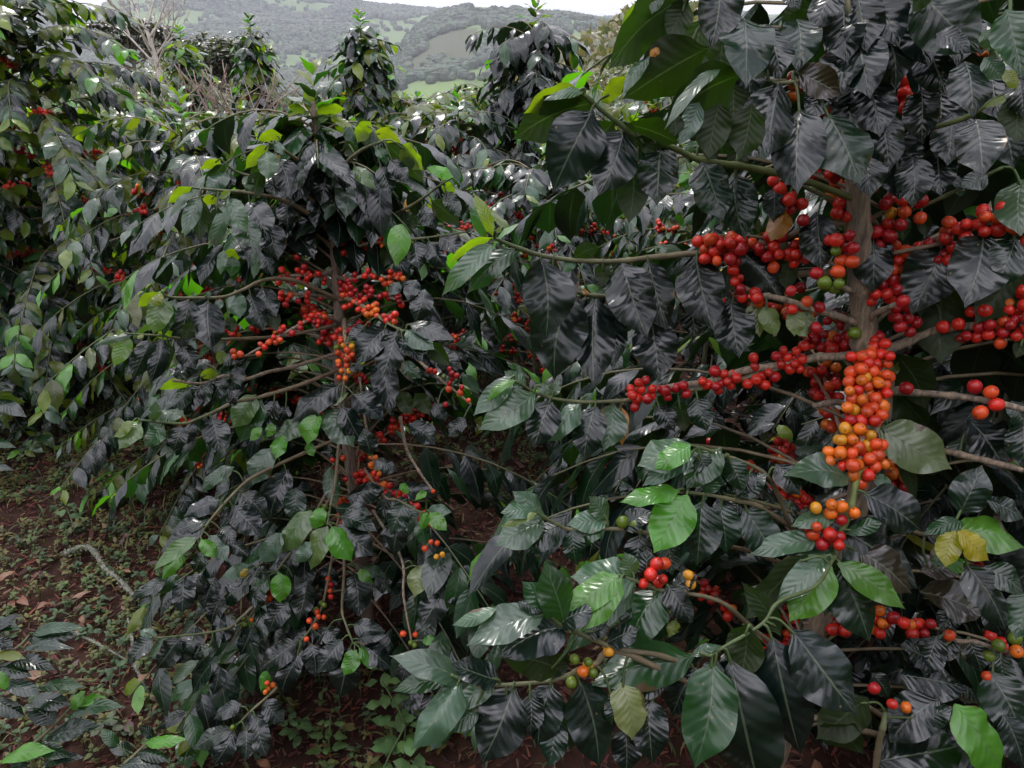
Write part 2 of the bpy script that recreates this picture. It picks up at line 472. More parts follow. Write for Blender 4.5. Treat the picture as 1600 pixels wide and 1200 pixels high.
def vnoise(x, y, seed=0):
    xi = np.floor(x).astype(int); yi = np.floor(y).astype(int); xf = x-xi; yf = y-yi
    def h(a, b):
        n = (a*374761393+b*668265263+seed*974634777) & 0x7fffffff
        n = (n ^ (n >> 13))*1274126177 & 0x7fffffff
        return ((n ^ (n >> 16)) & 0xffff)/65535.0
    u = xf*xf*(3-2*xf); v = yf*yf*(3-2*yf)
    return (h(xi, yi)*(1-u)+h(xi+1, yi)*u)*(1-v)+(h(xi, yi+1)*(1-u)+h(xi+1, yi+1)*u)*v
def fbm(x, y, o=4, seed=0):
    s = 0; a = .5
    for k in range(o): s = s+a*vnoise(x*2**k, y*2**k, seed+k); a *= .5
    return s
def height(x, y):
    x = np.asarray(x, float); y = np.asarray(y, float)
    r = np.hypot(x, y); ta = x/np.maximum(y, 1e-3)
    ta = np.where(y > 0, ta, 3.0)
    z = .05*(fbm(x*2.2, y*2.2, 3, 5)-.45)*sstep(.5, 2, r)
    z = z - 26*sstep(9, 320, r)**.8
    h1 = CAMZ+prof(RIDGE, ta)*FAR_R
    h2 = CAMZ+prof(RIDGE2, ta)*NEAR_R
    n = fbm(x/170, y/170, 4, 11)-.47
    m1 = sstep(520, FAR_R, r)
    up1 = (h1+26)*m1**1.3 + 90*n*m1*(1-sstep(FAR_R*.8, FAR_R, r))
    m2 = sstep(430, NEAR_R, r)*(1-sstep(NEAR_R+40, NEAR_R+500, r))
    up2 = (h2+26)*m2 + 26*n*m2*(1-sstep(NEAR_R*.85, NEAR_R, r))
    z = z+np.maximum(up1, up2)-sstep(FAR_R, FAR_R+1500, r)*(h1+40)
    # a low dry hill at the right, some way behind the trees
    z = z+ 12.2*np.exp(-(((x-18)/16)**2+((y-95)/22)**2))
    return z
def ground_sheet():
    rr = np.concatenate([np.linspace(.05, 5, 90), np.geomspace(5.1, 1900, 290)])
    aa = np.concatenate([np.linspace(-180, -50, 30)[:-1], np.linspace(-50, 50, 420), np.linspace(50, 180, 30)[1:]])
    R, A = np.meshgrid(rr, np.radians(aa), indexing='ij')
    X = R*np.sin(A); Y = R*np.cos(A)
    Z = height(X, Y)
    Z[R < 5] += .022*(fbm(X[R < 5]*16, Y[R < 5]*16, 3, 3)-.5)
    V = np.stack([X, Y, Z], -1).reshape(-1, 3)
    nu, nv = R.shape
    i, j = np.meshgrid(np.arange(nu-1), np.arange(nv-1), indexing='ij')
    q = (i*nv+j).ravel()
    F = np.stack([q, q+1, q+nv+1, q+nv], 1)
    # what covers the land: woods, pasture, ploughed slopes
    x, y = V[:, 0], V[:, 1]; r = np.hypot(x, y); ta = np.where(y > 0, x/np.maximum(y, 1e-3), 3)
    soil = np.array([.030, .013, .008]); wood = np.array([.026, .042, .024]); grass = np.array([.085, .13, .05]); plough = np.array([.055, .062, .032])
    f = fbm(x/120, y/120, 4, 21)
    g = sstep(.52, .56, f)[:, None]
    C = wood*(1-g)+(grass*(.8+.5*vnoise(x/40, y/40, 4))[:, None])*g
    low = (1-sstep(470, 640, r))[:, None]                     # the valley floor is pasture
    C = C*(1-low)+np.array([.12, .19, .045])*(.8+.4*vnoise(x/25, y/60, 9))[:, None]*low
    p2 = ((r > 620) & (r < NEAR_R*.93) & (ta > taz(640)) & (ta < taz(745)))[:, None]*sstep(.47, .50, fbm(x/60+3, y/90, 3, 31))[:, None]
    C = C*(1-p2)+plough*p2
    top = ((r > NEAR_R*.86) & (r < NEAR_R*1.1) & (ta > taz(735)) & (ta < taz(800)))[:, None]*1.0
    C = C*(1-top)+np.array([.16, .2, .09])*top
    nearw = (1-sstep(7, 16, r))[:, None]
    scrub = ((1-sstep(60, 200, r)))[:, None]*(1-nearw)
    C = C*(1-scrub)+np.array([.10, .085, .045])*scrub
    C = C*(1-nearw)+soil*(.6+.9*fbm(x*9, y*9, 3, 2))[:, None]*nearw
    C = np.concatenate([C, np.ones((len(C), 1))], 1)
    o = mesh_obj('ground', V, F, M_GROUND, None, C, origin=(0, 0, 0))
    return tag(o, kind='structure')
M_GROUND = tint_material('ground_soil_and_grass', rough=0.92, bump=0.006, bscale=45, spec=0.2, noise_amt=0.4, nscale=25)
ground_sheet()

# woods on the hills: nobody could count these crowns
def hill_forest():
    rng = np.random.RandomState(5)
    BV, BF = BALL[3]
    n = 60000
    r = rng.uniform(560, FAR_R+20, n)**1.0; a = rng.uniform(math.atan(taz(60)), math.atan(taz(1060)), n)
    x, y = r*np.sin(a), r*np.cos(a); ta = x/y
    f = fbm(x/120, y/120, 4, 21)
    keep = (f < .545) | (rng.rand(n) < .05)
    keep &= ~((r > 620) & (r < NEAR_R*.93) & (ta > taz(640)) & (ta < taz(745)) & (fbm(x/60+3, y/90, 3, 31) > .47))
    keep &= ~((r > NEAR_R*.86) & (r < NEAR_R*1.1) & (ta > taz(735)) & (ta < taz(800)))
    x, y, r = x[keep], y[keep], r[keep]; n = len(x)
    z = height(x, y); s = rng.uniform(2.6, 5.4, n)
    J = 1+.35*(rng.rand(n, len(BV), 1)-.5)
    P = np.stack([x, y, z+s*.35], 1)
    X = P[:, None]+BV[None]*J*s[:, None, None]*np.array([1, 1, .85])
    F = (BF[None]+(np.arange(n)*len(BV))[:, None, None]).reshape(-1, 3)
    c = np.array([.028, .042, .024])*rng.uniform(.5, 2.0, (n, 1))*(1+.25*(rng.rand(n, 3)-.5))
    C = np.repeat(c, len(BV), 0)
    C = np.concatenate([C, np.ones((len(C), 1))], 1)
    o = mesh_obj('hill_forest', X.reshape(-1, 3), F, M_FAR, None, C, origin=(0, 900, 20), smooth=False)
    tag(o, 'dark woods covering the slopes of the far hills', 'forest', kind='stuff')
hill_forest()
def dry_scrub():
    rng = random.Random(9); L_ = Leaves()
    for k in range(15000):
        x = rng.uniform(-14, 55); y = rng.uniform(62, 125)
        z = float(height(x, y))
        if k % 3 and (x-18)**2/500+(y-95)**2/900 > 1: continue
        s = rng.uniform(.6, 1.5)
        t = nrm(np.array([rng.gauss(0, 1), rng.gauss(0, 1), rng.uniform(.1, 1.6)])); n_ = nrm(np.array([rng.gauss(0, 1), rng.gauss(0, 1)-.6, .8]))
        L_.add((x, y, z+rng.uniform(-.2, 1.4)), t, n_, s, s*.55, kind='d', tint=rng.choice([(.17, .14, .07), (.13, .12, .05), (.2, .17, .1), (.09, .1, .045)]), tr=.15, rng=rng)
    o = L_.build('dry_scrub', 3, M_LEAFM, None, origin=(18, 95, 0))
    tag(o, 'yellow brown dry scrub covering the low hill behind the trees', 'scrub', kind='stuff')
dry_scrub()

# ------------------------------------------------------------------ coffee plants
class Plant:
    def __init__(s, base, label, group='coffee plants of the plantation', name='coffee_plant', cat='coffee plant'):
        s.base = np.array(base, float)
        s.root = empty(name, base, label, cat, group)
        s.trunk_o = None
    def trunk(s, pts, r0, r1, lod=0, c=(.15, .105, .07)):
        t = Tubes(); t.add(smooth_path(pts, 10), r0, r1, 14 if lod == 0 else 8, c, (.10, .14, .04) if lod else c, rough=.06 if lod == 0 else .03, nodes=.07 if lod == 0 else 0)
        s.trunk_o = t.build('trunk', M_BARK, s.root)
        return s.trunk_o

BARKC = (.20, .14, .09); GREENC = (.05, .08, .022)
def unproj(px, py, f):
    return CAMP+f*(RGT*((px-800)/FOC)+UPV*((600-py)/FOC)+FWD)

def hand_branch(pl, T, path, leaves='', berries='', dn=.6, bs=.73, sq=1.0, r=(.0045, .002), lod=0, br=.0095, mix='rrrrRf', green=True, seed=1, up=(.25, 1.0), c0=None, name='branch'):
    """a branch traced at its own distance: path 'x,y,Y', leaves 'bx,by,tx,ty,width,kind', berries 'x,y,n[,mix]'"""
    ox, oy, s = T; rng = random.Random(seed)
    P = []
    for q in path.split(';'):
        a = [float(v) for v in q.split(',')]
        P.append(at(ox+a[0]/s, oy+a[1]/s, a[2]))
    P = smooth_path(P, 7)
    pp = [proj(p) for p in P]
    PX = np.array([(a[0], a[1]) for a in pp]); PF = np.array([a[2] for a in pp])
    tb = Tubes(); c0 = BARKC if c0 is None else c0
    tb.add(P, r[0], r[1], 8, c0, GREENC if green else c0, rough=.08, nodes=.045, rng=rng)
    Lv = Leaves()
    for q in leaves.replace('\n', '').split(';'):
        q = q.strip()
        if not q: continue
        a = q.split(','); k = a[5].strip() if len(a) > 5 else 'd'
        bx, by, tx, ty = ox+float(a[0])/s, oy+float(a[1])/s, ox+float(a[2])/s, oy+float(a[3])/s
        w = float(a[4])/s
        dd = np.hypot(PX[:, 0]-bx, PX[:, 1]-by); i = int(dd.argmin()); f = PF[i]
        f0 = f+rng.uniform(-.004, .006)-(.015 if k in 'yla' else 0)
        P0 = unproj(bx, by, f0)
        chord = math.hypot(tx-bx, ty-by)*f/FOC
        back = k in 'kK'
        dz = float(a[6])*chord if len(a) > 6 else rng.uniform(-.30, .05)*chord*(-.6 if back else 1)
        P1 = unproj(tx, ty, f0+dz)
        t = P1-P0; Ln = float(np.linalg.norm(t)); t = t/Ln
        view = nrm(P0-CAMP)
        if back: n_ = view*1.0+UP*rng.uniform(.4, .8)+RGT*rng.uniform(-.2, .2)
        else: n_ = -view+UP*rng.uniform(*up)+RGT*rng.uniform(-.38, .38)
        n_ = nrm(n_-t*(n_@t)); b = np.cross(n_, t)
        fs = math.sqrt(max(.2, 1-(b@view)**2))
        Lv.add(P0, t, n_, Ln, min(1.22*w*f/FOC/fs, Ln*.68), arch=rng.uniform(.04, .13), fold=rng.uniform(-.5, .35) if rng.random() < .6 else -.15, kind=k, rng=rng)
        if 3 < dd[i] < .045*FOC/f:                                                   # its stalk
            mid = (P[i]+P0)/2+UP*.004
            tb.add(smooth_path([P[i], mid, P0+t*.01], 3), .0017, .0013, 5, (.05, .08, .02), rng=rng)
    o = tb.build(name, M_TWIG if green else M_BARK, pl.root)
    if Lv.r: Lv.build('foliage', lod, M_LEAF, o)
    if berries:
        keep = []
        for q in berries.replace('\n', '').split(';'):
            q = q.strip()
            if not q: continue
            a = q.split(','); bx, by = ox+float(a[0])/s, oy+float(a[1])/s
            dd = np.hypot(PX[:, 0]-bx, PX[:, 1]-by); i = int(dd.argmin())
            bb = Berries(); n0 = max(1, int(round(int(a[2])*dn)))
            bx = PX[i, 0]+(bx-PX[i, 0])*sq
            c = unproj(bx, by, PF[i]-br*.5)
            n_seen = len(keep)
            bb.cluster(c, n0, br*bs, a[3].strip() if len(a) > 3 else mix, rng, keep=keep)
            bb.build('berry_cluster', 0 if lod == 0 else 1, o)
    return o

def auto_branch(pl, P0, az, el0, length, rng, leafL=.1, droop=.9, lod=1, fruit=.5, bare=.35, young=1.0, r0=.0035, br=.0075, hang=1.0, mat=None, tints='ddmmmg', mixed=None, dens=1.0, nu=None, blod=2, mix='rrrRRof'):
    """a coffee side shoot: leaf pairs on its outer part, berries at its inner nodes"""
    n = 9
    P = [np.array(P0, float)]; el = el0; step = length/n
    for k in range(n):
        d = np.array([math.sin(az)*math.cos(el), math.cos(az)*math.cos(el), math.sin(el)])
        P.append(P[-1]+d*step); el -= droop/n*(1.3 if k < 5 else .9); az += rng.uniform(-.06, .06)
        if P[-1][2] < .05: P[-1][2] = .05+rng.random()*.02; el = max(el, 0)
    path = np.array(P)
    dist = np.concatenate([[0], np.cumsum(np.linalg.norm(np.diff(path, axis=0), axis=1))])
    D = nrm(np.gradient(path, axis=0))
    Lv, bb = (Leaves() if mixed is None else mixed[1]), (Berries() if mixed is None else mixed[2])
    s = max(bare*length, .02); sp = leafL*.48/dens; flip = 0
    while s < length:
        p = np.array([np.interp(s, dist, path[:, i]) for i in range(3)])
        d = nrm(np.array([np.interp(s, dist, D[:, i]) for i in range(3)]))
        sd = nrm(np.cross(d, UP)); fr = s/length; flip ^= 1
        tip = fr > 1-.9*leafL/length*.5
        for sg in (-1, 1):
            if rng.random() < .06: continue
            dr = rng.uniform(.35, 1.5)*hang*(1-.5*tip)
            t = nrm(sg*sd*rng.uniform(.55, .9)+d*rng.uniform(.3, .75)-UP*dr+UP*.2*flip)
            nn_ = UP*1.0+d*.9+sg*sd*.6+np.array([rng.uniform(-.35, .35) for _ in range(3)])
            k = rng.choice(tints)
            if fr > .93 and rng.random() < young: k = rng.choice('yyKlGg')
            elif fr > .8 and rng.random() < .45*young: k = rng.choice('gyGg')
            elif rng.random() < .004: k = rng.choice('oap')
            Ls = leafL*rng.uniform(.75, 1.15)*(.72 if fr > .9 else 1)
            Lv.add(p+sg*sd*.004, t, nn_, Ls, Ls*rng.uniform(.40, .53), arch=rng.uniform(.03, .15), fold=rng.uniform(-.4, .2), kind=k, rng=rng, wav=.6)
        s += sp*rng.uniform(.85, 1.15)
    if tip_end(path): pass
    if rng.random() < fruit:
        s = length*.08
        keep = []
        while s < length*min(.85, bare+.25):
            if rng.random() < .7:
                p = np.array([np.interp(s, dist, path[:, i]) for i in range(3)])
                bb.cluster(p, rng.randint(3, 9), br, mix, rng, keep=keep)
                keep = keep[-20:]
            s += sp*1.0
    if mixed is None:
        tb = Tubes(); tb.add(path, r0, r0*.45, 6, BARKC, GREENC, rng=rng)
        o = tb.build('branch', M_TWIG, pl.root)
        Lv.build('foliage', lod, mat or (M_LEAF if lod == 0 else M_LEAFM), o)
        bb.build('berry_cluster', blod if lod else 1, o)
        return o
    mixed[0].add(path, r0, r0*.45, 5, BARKC, GREENC, rng=rng)
def tip_end(p): return False

def coffee(base, H, R, label, seed, nb=34, leafL=.1, lod=1, fruit=.5, az_ok=None, low=.12, top_el=.75, merge=False, lean=(0, 0), young=1.0, tints='ddmmmg', trunk=True, pl=None, trunk_r=.012, zmax=None, bare=.3, hang=1.0, dens=1.0, len_pow=1.0, blod=2, crown=True, topfrac=.38):
    rng = random.Random(seed); base = np.array(base, float)
    if pl is None: pl = Plant(base, label)
    topP = base+np.array([lean[0], lean[1], H])
    if trunk: pl.trunk([base-UP*.03, base*.5+topP*.5+np.array([rng.uniform(-.02, .02)*H, rng.uniform(-.02, .02)*H, 0]), topP], trunk_r, trunk_r*.35, lod)
    mixed = (Tubes(), Leaves(), Berries()) if merge else None
    for k in range(nb):
        fr = (k+rng.random()*.7)/nb
        h = low+(.97-low)*fr
        az = k*2.399+rng.uniform(-.3, .3)
        if az_ok is not None:
            for _ in range(30):
                if az_ok(az % (2*math.pi), h*H): break
                az = rng.uniform(0, 2*math.pi)
            else: continue
        prof_ = np.interp(h, [0, .15, .4, .7, .9, 1], [.55, .85, 1, .82, .55, topfrac])
        ln = R*prof_*rng.uniform(.8, 1.12)
        el = np.interp(h, [0, .3, .7, 1], [-.1, .15, .45, top_el])+rng.uniform(-.12, .12)
        P0 = base+(topP-base)*h
        auto_branch(pl, P0, az, el, ln, rng, leafL, droop=np.interp(h, [0, .5, 1], [.5, 1.0, 1.3]), lod=lod, fruit=fruit*(1 if h < .85 else .1), bare=bare*(1-.7*sstep(.7, 1, h)), young=young, mixed=mixed, tints=tints, hang=hang, dens=dens, r0=.0027 if lod < 2 else .005, br=.0085, blod=blod)
    if crown:                                     # the leading shoot
        Lv = Leaves() if not merge else mixed[1]
        for k in range(5):
            for sg in (0, 1):
                a = k*1.57+sg*math.pi+.4
                d = np.array([math.sin(a), math.cos(a), 0])
                t = nrm(d+UP*(.9-.35*(4-k)*.6)); p = topP+UP*(.02*k-.02)
                Ls = leafL*(.9-.1*k)
                Lv.add(p, t, UP-d*.3, Ls, Ls*.42, arch=.12, kind=rng.choice('yKkg'), rng=rng)
        if not merge: Lv.build('leading_shoot', lod, M_LEAF if lod == 0 else M_LEAFM, pl.root)
    if merge:
        b = mixed[0].build('branches', M_TWIG, pl.root, origin=base); 
        mixed[1].build('foliage', lod, M_LEAFM, pl.root, origin=base); mixed[2].build('berries', blod, pl.root, origin=base)
    return pl

# ------------------------------------------------------------------ A: the large plant in the right foreground
ZA = {1: (800, 0, 4.0), 2: (1200, 0, 4.0), 3: (680, 300, 4.0), 4: (1080, 300, 3.0769), 5: (700, 550, 4.0), 6: (1080, 600, 3.0769), 7: (600, 850, 3.3333), 8: (1080, 850, 3.0769), 0: (0, 0, 1.0)}
YA = .85
baseA = at(1352, 500, YA); baseA[2] = 0
A = Plant(baseA, 'largest coffee plant in right foreground, big dark leaves, hanging column of red and orange berries')
def trA(px, py): return at(px, py, YA)
A.trunk([baseA-UP*.03, baseA+UP*.35, trA(1362, 700), trA(1352, 545), trA(1346, 450), trA(1341, 350), trA(1338, 200), trA(1340, 0), trA(1345, -250)], .018, .0095, 0, c=(.17, .115, .07))
hb = lambda *a, **k: hand_branch(A, *a, **k)
# long branch to the left
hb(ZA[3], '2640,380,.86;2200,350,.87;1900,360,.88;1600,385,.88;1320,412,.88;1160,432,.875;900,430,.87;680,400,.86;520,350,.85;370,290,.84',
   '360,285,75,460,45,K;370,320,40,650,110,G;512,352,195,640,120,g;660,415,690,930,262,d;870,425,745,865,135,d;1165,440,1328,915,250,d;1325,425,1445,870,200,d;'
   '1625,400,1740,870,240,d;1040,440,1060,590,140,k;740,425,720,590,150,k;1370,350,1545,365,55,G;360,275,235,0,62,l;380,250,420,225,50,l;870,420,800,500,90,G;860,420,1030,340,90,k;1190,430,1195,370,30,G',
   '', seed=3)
hb(ZA[4], '830,130,.85;560,180,.86;400,240,.865;250,250,.87;130,270,.88;20,290,.88', '480,330,455,470,120,k;190,350,165,490,110,k;240,285,445,552,175,d,-.05;350,200,395,80,30,g',
   '150,250,17;110,300,5;195,300,5;60,240,4;265,250,3;330,270,4;400,240,4;405,290,5;460,220,2;465,275,3;520,310,6;410,325,2', seed=4, up=(-.1, .3), br=.0098, mix='rrrfR')
hb(ZA[3], '2620,500,.87;2200,520,.88;1700,600,.89;1300,640,.90;1030,650,.895;880,625,.89;830,610,.885',
   '850,640,745,1180,300,d;1000,655,990,1210,240,d;1345,780,1400,1190,300,d;1090,690,1120,1100,150,d;1580,650,1620,930,200,d;960,640,905,610,40,o;1200,660,1180,900,150,k;1700,660,1760,900,200,m', seed=5)
# lower branch with berry knots, leafy at its end
hb(ZA[5], '2620,0,.85;2400,30,.85;2200,60,.85;2000,120,.85;1800,180,.85;1600,225,.85;1400,250,.85;1150,297,.845;1040,307,.84;830,312,.835;650,288,.83;540,250,.825;420,178,.82',
   '410,150,155,400,110,G;425,175,235,315,45,y;545,262,185,490,165,G;490,215,350,118,80,G;640,300,535,605,190,d;830,322,590,570,130,G;925,335,850,680,170,d;1030,325,972,622,160,G;'
   '650,275,695,170,90,G;565,200,640,262,60,G;840,302,910,255,45,G;1080,340,1090,590,80,o;1300,330,1420,500,185,d;1440,310,1480,500,150,k;1550,280,1620,500,180,m',
   '', r=(.0042, .0015), seed=6, up=(.3, 1.1))
hb(ZA[4], '800,780,.85;720,790,.85;600,795,.85;540,810,.85;400,835,.85;300,850,.85;170,880,.85;90,910,.85;-60,930,.85;-240,960,.848', '',
   '130,880,4;90,930,4;130,930,4;180,920,4;210,880,3;255,925,1;300,820,3;345,880,2;320,900,5;380,890,4;430,780,4;480,780,5;460,830,4;515,830,5;520,740,2;'
   '-240,930,5;-290,960,4;-200,970,5;-260,1010,4;-150,950,2;-120,980,3;-60,930,3;-40,970,2;60,920,2', r=(.0055, .0035), green=False, seed=7, br=.0088, mix='rrrRR')
hb(ZA[4], '810,640,.85;740,610,.84;610,570,.83;540,550,.83;460,520,.83;330,490,.85;210,440,.87', '190,510,232,800,180,d;350,550,410,695,115,p;500,565,495,695,75,p;560,565,540,700,70,p;290,530,330,700,80,p;480,620,560,700,80,p',
   '500,560,1;545,540,1;595,540,1;585,630,1;250,490,4;225,430,3;310,525,3;205,400,2;280,480,2;140,465,1;130,500,1', r=(.0048, .003), green=False, seed=8, br=.0100)
hb(ZA[4], '790,650,.86;700,660,.90;600,700,.92;540,720,.93', '', '700,700,8;650,740,6;620,680,5;760,700,5;590,720,5;560,700,3;680,620,4;720,620,3;700,580,2,D;510,450,2;300,600,2', r=(.004, .002), green=False, seed=9, br=.009, mix='rRRR')
# the hanging column
hb(ZA[4], '850,735,.84;860,770,.815;840,900,.79;825,1050,.765;825,1180,.745;800,1330,.72', '',
   '790,790,4;860,790,4;910,800,5;960,810,3;830,830,4;780,860,4;880,870,4,foa;930,860,4;830,880,3,oa;760,900,2;800,930,3,fr;870,920,4,fo;920,940,4,fr;750,970,2,of;880,980,3,fo;790,1000,3,of;920,1000,2,fo;750,1040,2,oa;860,1020,3,fr;'
   '730,1090,2,R;790,1080,2,r;840,1070,3,rf;910,1070,2,f;720,1135,2,a;780,1140,2,of;700,1180,2,ga;740,1190,2,oa;860,1190,2,a;890,1165,1,D;700,1245,2,o;670,1260,2,o;750,1270,3,fr;820,1230,3,fr;880,1230,3,f;920,1240,2,fr;'
   '720,1300,2,fr;780,1310,3,of;850,1280,2,f;900,1290,2,fr;850,1340,2,fr;880,1260,2,of;830,1390,1,f;780,690,1,g;900,700,2,r;920,740,2,r',
   r=(.005, .0035), green=False, seed=10, br=.0098, dn=.8, bs=.72, sq=.78, mix='ffrf', c0=(.30, .19, .11))
hb(ZA[6], '830,420,.72;800,440,.715;775,560,.70;755,640,.69;700,760,.68;690,850,.67',
   '770,455,440,440,130,G;705,700,1092,985,250,d;830,525,1108,705,170,d;620,745,268,825,95,G;690,625,478,685,85,G;672,868,470,1145,165,y;700,860,1032,1085,110,y;720,885,860,1245,310,m;'
   '700,830,640,1120,130,k;690,780,400,1060,110,G;640,780,250,1140,130,k;740,720,940,640,60,g;800,800,1060,1010,150,b;870,450,970,490,60,g;600,860,490,1120,90,g',
   '600,575,2,oa;700,600,2,oa;660,575,1,b'.replace(',b', ',o')+';610,690,3,fo;650,700,3;700,655,2,R;640,750,4;690,740,3;580,720,3;780,635,1,o;700,620,2,of', r=(.0042, .003), seed=11, br=.0095, up=(.5, 1.3), c0=(.16, .19, .04))
hb(ZA[6], '830,440,.76;900,200,.80;905,150,.82;880,60,.84', '895,210,1255,410,185,p;940,180,1085,590,70,k;900,190,1100,300,60,m', '', r=(.003, .002), seed=12)
hb(ZA[4], '880,760,.85;960,770,.86;1000,790,.87;1100,860,.88', '970,770,1130,1045,165,k;960,945,1150,1140,140,k;960,900,900,800,80,k;1150,820,1050,800,50,g;990,830,960,890,60,l', '', r=(.003, .002), seed=13)
# right-hand branches with their berries
hb(ZA[4], '850,760,.85;960,750,.84;1110,690,.83;1200,660,.82;1400,640,.80;1700,610,.77', '1210,440,1200,830,235,k;1595,300,1360,640,180,k;1600,700,1560,800,150,k;1170,480,1100,610,120,k',
   '1220,670,1;1290,660,1;1320,685,3,R;1385,670,3;1430,650,2;1400,700,2;1490,640,4,fo;1480,690,3;1550,640,4;1560,690,4,fr;1600,650,5;1550,590,3;1385,570,3;1360,600,2;1590,570,3;1545,555,1,o;1590,490,4;1640,600,4', r=(.0062, .004), green=False, seed=14, br=.0095)
hb(ZA[4], '820,190,.86;900,250,.86;1000,290,.86;1100,260,.855;1250,200,.83;1400,150,.80;1700,120,.77', '1210,250,1055,595,215,d;1405,200,1315,560,235,d;1560,220,1450,475,150,m;870,190,872,490,155,d',
   '930,280,5,R;960,310,4;1020,270,4,fo;1080,270,3,r;1120,255,2,R;1020,330,3,fo;950,360,4;930,340,3;980,400,4;970,440,4,R;960,480,4;900,500,3;930,460,2;1000,550,3,R;980,590,3,R;1020,590,2,R;1080,640,4,R;1050,630,3,R;'
   '1230,200,3;1270,160,3;1310,190,3;1350,150,3;1250,250,2;1430,130,4,rf;1450,170,3;1520,160,3;1400,120,2;1480,100,2;1180,390,3,R;1150,420,3,R;1200,310,3,R;1600,220,3;1220,320,2', r=(.005, .003), green=False, seed=15, br=.0098)
hb(ZA[4], '830,170,.86;880,120,.86;960,90,.855;1080,80,.84;1250,5,.82;1500,-120,.80', '1010,110,1020,235,80,g;1100,90,1130,220,60,k;1590,-60,1585,215,260,G;1300,20,1290,-40,90,g;1330,-30,1240,-60,110,m',
   '930,60,3,R;1020,70,2,f;1070,40,2,R;960,125,1,a;930,140,2,r;1090,110,2,f;1000,130,2,R;920,180,4,R;930,220,3,R;1050,70,2,r;860,130,1,R', r=(.003, .0018), seed=16, br=.0105)
hb(ZA[4], '780,480,.85;750,470,.82;710,450,.80', '', '745,330,3,f;725,400,2,f;700,300,2,g;680,240,3,r;720,250,4,R;740,290,3,R;650,460,3,g;690,460,1,g;625,390,2,R;830,490,2,r;500,450,2,R', r=(.004, .003), green=False, seed=17, br=.0098)
hb(ZA[4], '855,640,.85;880,590,.83;980,540,.80', '', '1000,550,2,R;880,700,1,R', r=(.004, .003), green=False, seed=18)
hb(ZA[4], '780,150,.86;700,60,.86;600,0,.86;450,-60,.86', '600,95,625,385,150,d;450,90,380,240,110,o;400,-20,395,150,90,d', '700,80,3;740,110,2;720,100,2;470,30,4;490,60,3;450,0,3;430,-20,3;690,-130,4;680,-100,3;850,-300,2,R;880,-50,2,R;550,140,2,R', r=(.004, .002), seed=19, br=.0098)
hb(ZA[4], '760,1040,.83;700,1010,.82;590,1030,.81', '', '', r=(.0045, .0035), green=False, seed=20)
hb(ZA[4], '900,960,.85;1150,970,.80;1400,1000,.76;1700,1070,.72', '', '1385,960,1,R;1440,985,1,f;1415,1040,1,f;1490,1010,1,r;1010,940,1,R', r=(.0042, .0035), green=False, seed=21, br=.0112)
hb(ZA[6], '930,330,.84;1180,320,.80;1380,360,.76;1700,440,.71', '1330,170,1515,430,235,d;1600,180,1610,420,170,m;1540,80,1600,230,90,m', '', r=(.0042, .0036), green=False, seed=22)
hb(ZA[6], '930,600,.80;1100,720,.72;1240,690,.68;1275,705,.66', '1250,705,1610,790,135,y;1268,705,1222,885,95,a;1280,708,1432,850,95,a;1305,660,1112,728,65,g;1225,880,1345,860,90,y;1190,780,1180,890,80,G;1290,625,1400,388,165,m;1310,860,1515,1190,130,d;'
   '1400,880,1600,1010,190,m;1420,560,1600,650,170,m;1610,1000,1560,1230,160,g;1100,1000,1412,1105,215,b;1100,900,1300,900,80,b', '', r=(.0028, .0018), seed=23, up=(.6, 1.4))
# upper canopy
hb(ZA[1], '2160,500,.85;1800,420,.82;1500,320,.80;1180,265,.78;1000,230,.77;760,840,.76'.replace('1500,320,.80;1180,265,.78;1000,230,.77;760,840,.76', '1500,1050,.79;1180,1000,.77;1000,920,.76;760,840,.75;680,780,.745;560,690,.74;450,590,.735').replace('2160,500','2160,1250').replace('1800,420','1800,1120'),
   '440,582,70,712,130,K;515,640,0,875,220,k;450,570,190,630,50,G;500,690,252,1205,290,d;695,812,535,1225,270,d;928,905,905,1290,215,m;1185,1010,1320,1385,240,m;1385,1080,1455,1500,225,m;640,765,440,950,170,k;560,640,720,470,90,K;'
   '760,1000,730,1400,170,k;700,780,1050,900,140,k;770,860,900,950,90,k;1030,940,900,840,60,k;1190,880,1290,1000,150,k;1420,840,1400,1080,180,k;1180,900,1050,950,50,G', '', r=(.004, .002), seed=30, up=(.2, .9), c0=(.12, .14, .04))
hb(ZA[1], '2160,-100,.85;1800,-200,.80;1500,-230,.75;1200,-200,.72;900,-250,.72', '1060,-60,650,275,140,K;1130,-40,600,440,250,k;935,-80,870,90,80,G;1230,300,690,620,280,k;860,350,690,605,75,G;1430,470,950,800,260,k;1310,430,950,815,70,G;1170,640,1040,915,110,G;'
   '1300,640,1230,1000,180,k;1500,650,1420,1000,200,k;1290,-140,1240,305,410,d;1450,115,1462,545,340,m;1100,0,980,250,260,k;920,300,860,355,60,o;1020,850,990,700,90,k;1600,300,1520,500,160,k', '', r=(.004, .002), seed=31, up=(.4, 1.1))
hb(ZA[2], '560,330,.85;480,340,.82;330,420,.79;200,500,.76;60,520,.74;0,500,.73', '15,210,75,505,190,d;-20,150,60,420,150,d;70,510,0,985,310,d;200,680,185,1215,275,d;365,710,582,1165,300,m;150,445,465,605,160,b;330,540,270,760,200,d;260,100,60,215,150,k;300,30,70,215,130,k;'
   '735,20,385,480,265,d;660,-60,425,165,220,g;100,-60,200,60,120,m', '', r=(.0026, .0014), seed=32, up=(.3, .9))
